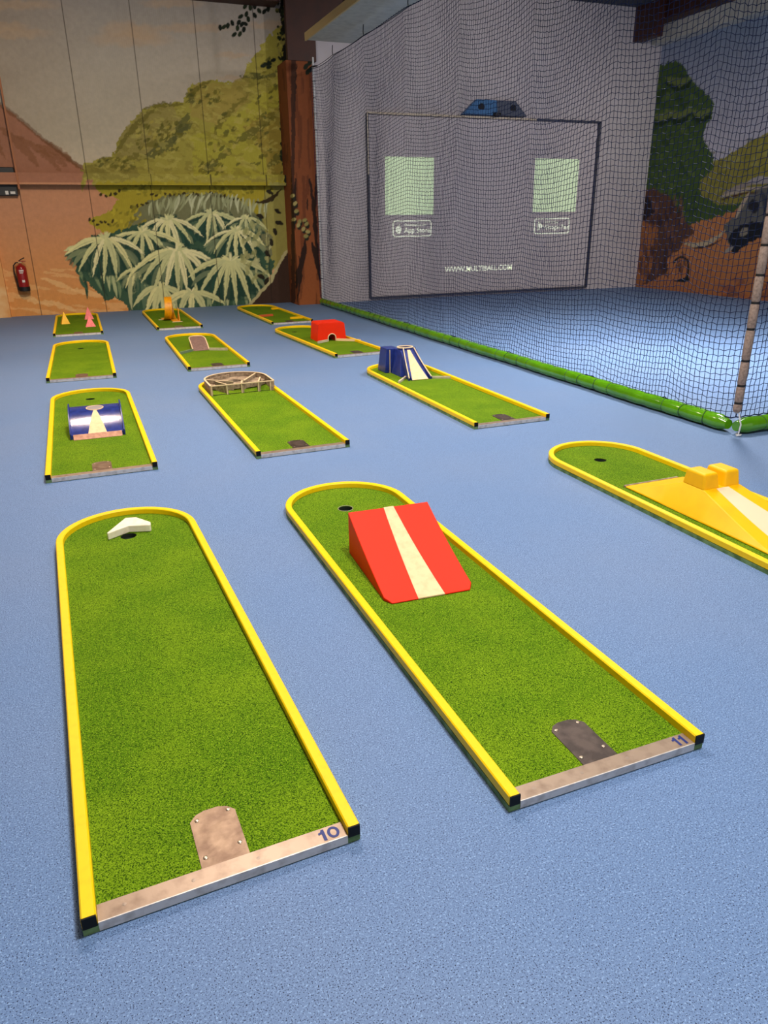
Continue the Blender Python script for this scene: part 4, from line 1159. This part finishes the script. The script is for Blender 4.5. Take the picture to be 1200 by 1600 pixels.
wtext('WWW.MULTIBALL.COM', 0.155, 7.52, 0.52, off=0.003)
MB().add([(9.83-8.5, -0.0145, 1.33), (9.98-8.5, -0.0145, 1.425), (9.83-8.5, -0.0145, 1.52)], [(0, 1, 2)]).add([(9.83-8.5, -0.0135, 1.33), (9.98-8.5, -0.0135, 1.425), (9.83-8.5, -0.0135, 1.52)], [(2, 1, 0)]).build('play_symbol', M_PROJW, b2)
ap = []
for k in range(32):
    a = 2*PI*k/32
    rad = 0.075*(1-0.10*math.exp(-((a-PI/2)/0.35)**2)-0.06*math.exp(-((a-1.5*PI)/0.3)**2)-0.22*math.exp(-(min(a, 2*PI-a)/0.35)**2))
    ap.append((6.425+rad*math.cos(a)*0.92-8.5, 1.40+rad*math.sin(a)))
MB().add([(x, -0.0148, z) for x, z in ap], [tuple(range(32))]).add([(6.425-8.5+0.004+0.022*u, -0.0148, 1.485+0.022*v) for u, v in ((-0.2, -0.8), (0.9, 0.2), (1.1, 1.5), (0.0, 0.6))], [(0, 1, 2, 3)]).build('fruit_symbol', M_PROJW, b1)

# hood over the screen
e = empty('wall_hood', (8.55, SCR_Y, 3.575), 0, 'blue and slate hood with two dark round holes on top of the projection frame', 'hood')
def hood(x0, x1, xt0, xt1, m_, nm):
    return taper(MB(), (x0, x1), (xt0, xt1), (-0.16, -0.001), (-0.10, -0.001), 0, 0.285).build(nm, m_, e, bevel=0.015)
hood(-0.75, 0.05, -0.42, 0.05, M_HOOD1, 'left_shell')['label'] = 'blue left half'
hood(0.051, 0.76, 0.051, 0.50, M_HOOD2, 'right_shell')['label'] = 'slate right half'
for sx in (-0.33, 0.42):
    MB().lathe([(0.07, 0), (0.07, 0.02), (0.001, 0.02)], (0, 0, 0), 16).build('round_hole', M_BLACK, e).matrix_local = Matrix.Translation((sx, -0.128, 0.14)) @ Matrix.Rotation(PI/2+0.2, 4, 'X')
MB().lathe([(0.09, 0), (0.09, 0.04), (0.001, 0.04)], (0.02, -0.16, 0), 14).build('sensor_dome', M_BLACK, e)

# small box with green light on the right wall
e = empty('wall_sensor', (HALL_X1, 15.25, 1.18), 0, 'small pale box with a green light on the right wall beside the painted rock', 'sensor box')
MB().box(-0.06, -0.001, -0.11, 0.13, 0.0, 0.33).build('box_body', mat('pale_box', (190, 180, 170), 0.6), e, bevel=0.01)
MB().box(-0.075, -0.06, -0.12, 0.02, 0.06, 0.29).build('dark_window', M_DARKBOX, e)
MB().box(-0.080, -0.075, -0.04, 0.03, 0.20, 0.26).build('green_light', M_LED, e)

# ------------------------------------------------------------------ net with its cable, tube and poles
NX, CY = 4.62, 4.15
CELL = 0.048
TOPZ, BOTZ = 4.20, 0.135
M_NET = mat('dark_blue_twine', (10, 26, 62), 0.7, spec=0.12)
hooks = [14.93, 13.67, 12.18, 10.49, 9.0, 7.5, 6.0, 4.9, 4.15]
hk = sorted(hooks)
def sag(y):
    for a, b in zip(hk[:-1], hk[1:]):
        if a <= y <= b:
            t = (y-a)/(b-a); return 4*t*(1-t)
    return 0.0
def net_y(s, tz):
    """s along the long side (y), tz 0 bottom .. 1 top"""
    free = min(1.0, (s-CY)/0.5, (15.0-s)/0.35)
    y = s+free*(0.035*math.sin(s*1.9+tz*2.2)+0.02*math.sin(s*4.3-tz*5))
    x = NX+free*(0.055*math.sin(s*2.6+tz*1.7)*(0.3+0.7*math.sin(PI*min(1, tz*1.05)))+0.035*math.sin(s*0.9+1))*min(1, tz*6+0.15)
    z = BOTZ+(TOPZ-BOTZ)*tz-sag(s)*(0.015+0.12*tz**2*min(1, (1-tz)*9))+free*0.05*math.sin(s*1.35+0.6)*math.sin(PI*tz)-0.03*sag(s)*(1-tz)
    return (x, y, z)
def net_x(s, tz):
    free = min(1.0, s/0.4)
    x = NX+s
    y = CY+free*(0.04*math.sin(s*2.4+tz*1.6))*min(1, tz*5+0.1)
    z = BOTZ+(TOPZ-BOTZ)*tz-(0.01+0.09*min(1, (1-tz)*9))*abs(math.sin(s*2.0))*tz**2+0.03*free*math.sin(s*1.5)*math.sin(PI*tz)
    return (x, y, z)
def net_mesh(fn, s0, s1, rad):
    nu = int(round((s1-s0)/CELL)); nv = int(round((TOPZ-BOTZ)/CELL))
    G = np.array([[fn(s0+(s1-s0)*i/nu, j/nv) for j in range(nv+1)] for i in range(nu+1)])
    J = np.random.RandomState(4).uniform(-0.004, 0.004, G.shape); J[0] = J[-1] = 0; J[:, 0] = J[:, -1] = 0
    zig = np.zeros(G.shape); ii, jj = np.meshgrid(np.arange(nu+1), np.arange(nv+1), indexing='ij')
    zig[..., 2] = np.where((ii+jj) % 2 == 0, 0.0045, -0.0045)
    G = G+J+zig
    V, Fc = [], []
    def strand(pts, r):
        k = 3
        P = pts
        T = np.gradient(P, axis=0); T /= np.linalg.norm(T, axis=1)[:, None]
        ref = np.array([1.0, 0.35, 0.2]) if fn is net_y else np.array([0.2, 1.0, 0.35])
        U = np.cross(T, ref); U /= np.linalg.norm(U, axis=1)[:, None]
        Wv = np.cross(T, U)
        base = sum(len(v) for v in V)
        ring = np.stack([P+(U*math.cos(a)+Wv*math.sin(a))*r for a in (2*PI*q/k for q in range(k))], 1)
        V.append(ring.reshape(-1, 3))
        n = len(P); i = np.arange(n-1)[:, None]*k; q = np.arange(k)[None]
        a = base+i+q; b = base+i+(q+1) % k
        Fc.append(np.stack([a, b, b+k, a+k], -1).reshape(-1, 4))
    for i in range(nu+1): strand(G[i], rad if 0 < i < nu else rad*1.8)
    for j in range(nv+1): strand(G[:, j], rad if 0 < j < nv else rad*2.0)
    P = np.concatenate(V); F = np.concatenate(Fc)
    me = bpy.data.meshes.new('net_mesh')
    me.vertices.add(len(P)); me.vertices.foreach_set('co', P.ravel())
    me.loops.add(F.size); me.loops.foreach_set('vertex_index', F.ravel())
    me.polygons.add(len(F)); me.polygons.foreach_set('loop_start', np.arange(len(F))*4)
    me.polygons.foreach_set('loop_total', np.full(len(F), 4))
    me.update(); me.validate()
    me.materials.append(M_NET)
    return me
e = empty('barrier_net', (0, 0, 0), 0, 'tall dark blue square-mesh safety net enclosing the court on the right', 'safety net')
a_ = put('long_side_mesh', net_mesh(net_y, CY, 14.98, 0.0028), e)
b_ = put('short_side_mesh', net_mesh(net_x, 0.0, 3.4, 0.0028), e)
MB().tube([(NX, CY-0.02, TOPZ+0.01)]+[(NX, y, TOPZ+0.012-0.02*sag(y)) for y in np.linspace(CY+0.1, 15.0, 60)], 0.005, 5).build('top_cord', M_CORD, e, True)
MB().tube([(NX, CY, TOPZ+0.01), (NX+3.4, CY, TOPZ+0.01)], 0.005, 5).build('top_cord', M_CORD, e)
HOOK = MB().tube([(0, 0, 0.0), (0.0, 0.02, 0.05), (0, 0, 0.14)], 0.007, 6).mesh('hook', M_BLACK, True)
for y in hooks[1:-1]: put('hook', HOOK, e, (NX, y, TOPZ+0.01))

# padded tubes along the foot of the net
def pad_tube(name, a, b, label, rad=0.062, step=0.235, along='y'):
    A, B = Vector(a), Vector(b); Ld = (B-A).length; n = int(Ld/step); k = 8
    path, radii = [], []
    for i in range(n*k+1):
        t = i/(n*k); ph = (i % k)/k
        path.append(A.lerp(B, t)+Vector((0.006*math.sin(i*0.13) if along == 'y' else 0, 0, 0)))
        radii.append(rad*(0.93+0.09*math.sin(PI*ph)**0.6) if 2 < i < n*k-2 else rad*(0.62+0.13*min(i, n*k-i)))
    o = empty(name, (0, 0, 0), 0, label, 'padded tube')
    MB().tube(path, rad, 18, True, radii=radii).build('padding', M_TUBE, o, True)
    d = (B-A).normalized()
    u = Vector((0, 0, 1)); w = d.cross(u)
    for j in range(1, n):
        c = A.lerp(B, j/n); tilt = 0.02 if j % 2 else -0.015
        MB().tube([c+(u*math.cos(q)+w*math.sin(q))*(rad*0.955)+d*tilt*math.sin(q) for q in (2*PI*m_/16 for m_ in range(17))], 0.0022, 5, False).build('lashing_cord', M_CORD, o)
    return o
pad_tube('padded_tube', (NX, CY+0.058, 0.066), (NX, 14.93, 0.066), 'long glossy green padded tube lying along the foot of the net')
pad_tube('padded_tube', (NX+0.004, CY-0.01, 0.066), (NX+3.4, CY-0.01, 0.066), 'short glossy green padded tube turning right from the net corner', along='x')

# corner pole with foam sleeves
e = empty('corner_pole', (NX, CY, 0), 0, 'net corner pole wrapped in grey-brown foam sleeves tied with black straps', 'net pole')
MB().tube([(0, 0, 0.17), (0, 0, TOPZ+0.05)], 0.016, 10).build('pole_core', M_POST, e, True)
zs = [0.175, 0.25, 0.385, 0.575, 0.81, 1.0, 1.195, 1.40, 1.60, 1.80, 2.0, 2.2, 2.4, 2.6, 2.8, 3.0, 3.2, 3.4, 3.6, 3.8, 4.0, 4.15]
for z0, z1 in zip(zs[:-1], zs[1:]):
    g_ = 0.004
    MB().lathe([(0.024, z0+g_), (0.031, z0+g_+0.012), (0.032, (z0+z1)/2), (0.031, z1-g_-0.012), (0.024, z1-g_)], (0, 0, 0), 14).build('foam_sleeve', M_FOAM, e, True)
for z0 in zs[1:-1]:
    MB().lathe([(0.027, z0-0.008), (0.030, z0-0.006), (0.030, z0+0.006), (0.027, z0+0.008)], (0, 0, 0), 12).build('strap', M_BLACK, e, True)
MB().tube([(0.0, -0.03, 0.006), (-0.004, -0.055, 0.012), (0.002, -0.058, 0.09), (0.002, -0.02, 0.175)], 0.006, 6).tube([(0.03, -0.05, 0.006), (0.0, -0.075, 0.012), (-0.03, -0.06, 0.006)], 0.006, 6).build('foot_rope', M_POST, e, True)

# thin white pole by the pillar
e = empty('end_pole', (4.675, 14.985, 0), 0, 'thin white net pole standing against the brown pillar', 'net pole')
MB().tube([(0, 0, 0.0), (0, 0, 4.40)], 0.018, 10).build('pole_tube', M_POST, e, True)
MB().tube([(0, 0, 0.0), (0, 0, 0.45)], 0.024, 10).build('pole_sleeve', M_POST, e, True)
MB().tube([(-0.02, -0.02, 4.25), (-0.02, -0.30, 4.21)], 0.012, 6).build('arm', M_BLACK, e)
for k in range(14):
    MB().tube([(0.024*math.cos(q), 0.024*math.sin(q), 0.5+k*0.27) for q in (2*PI*m_/10 for m_ in range(11))], 0.005, 5, False).build('tie', M_CORD, e)
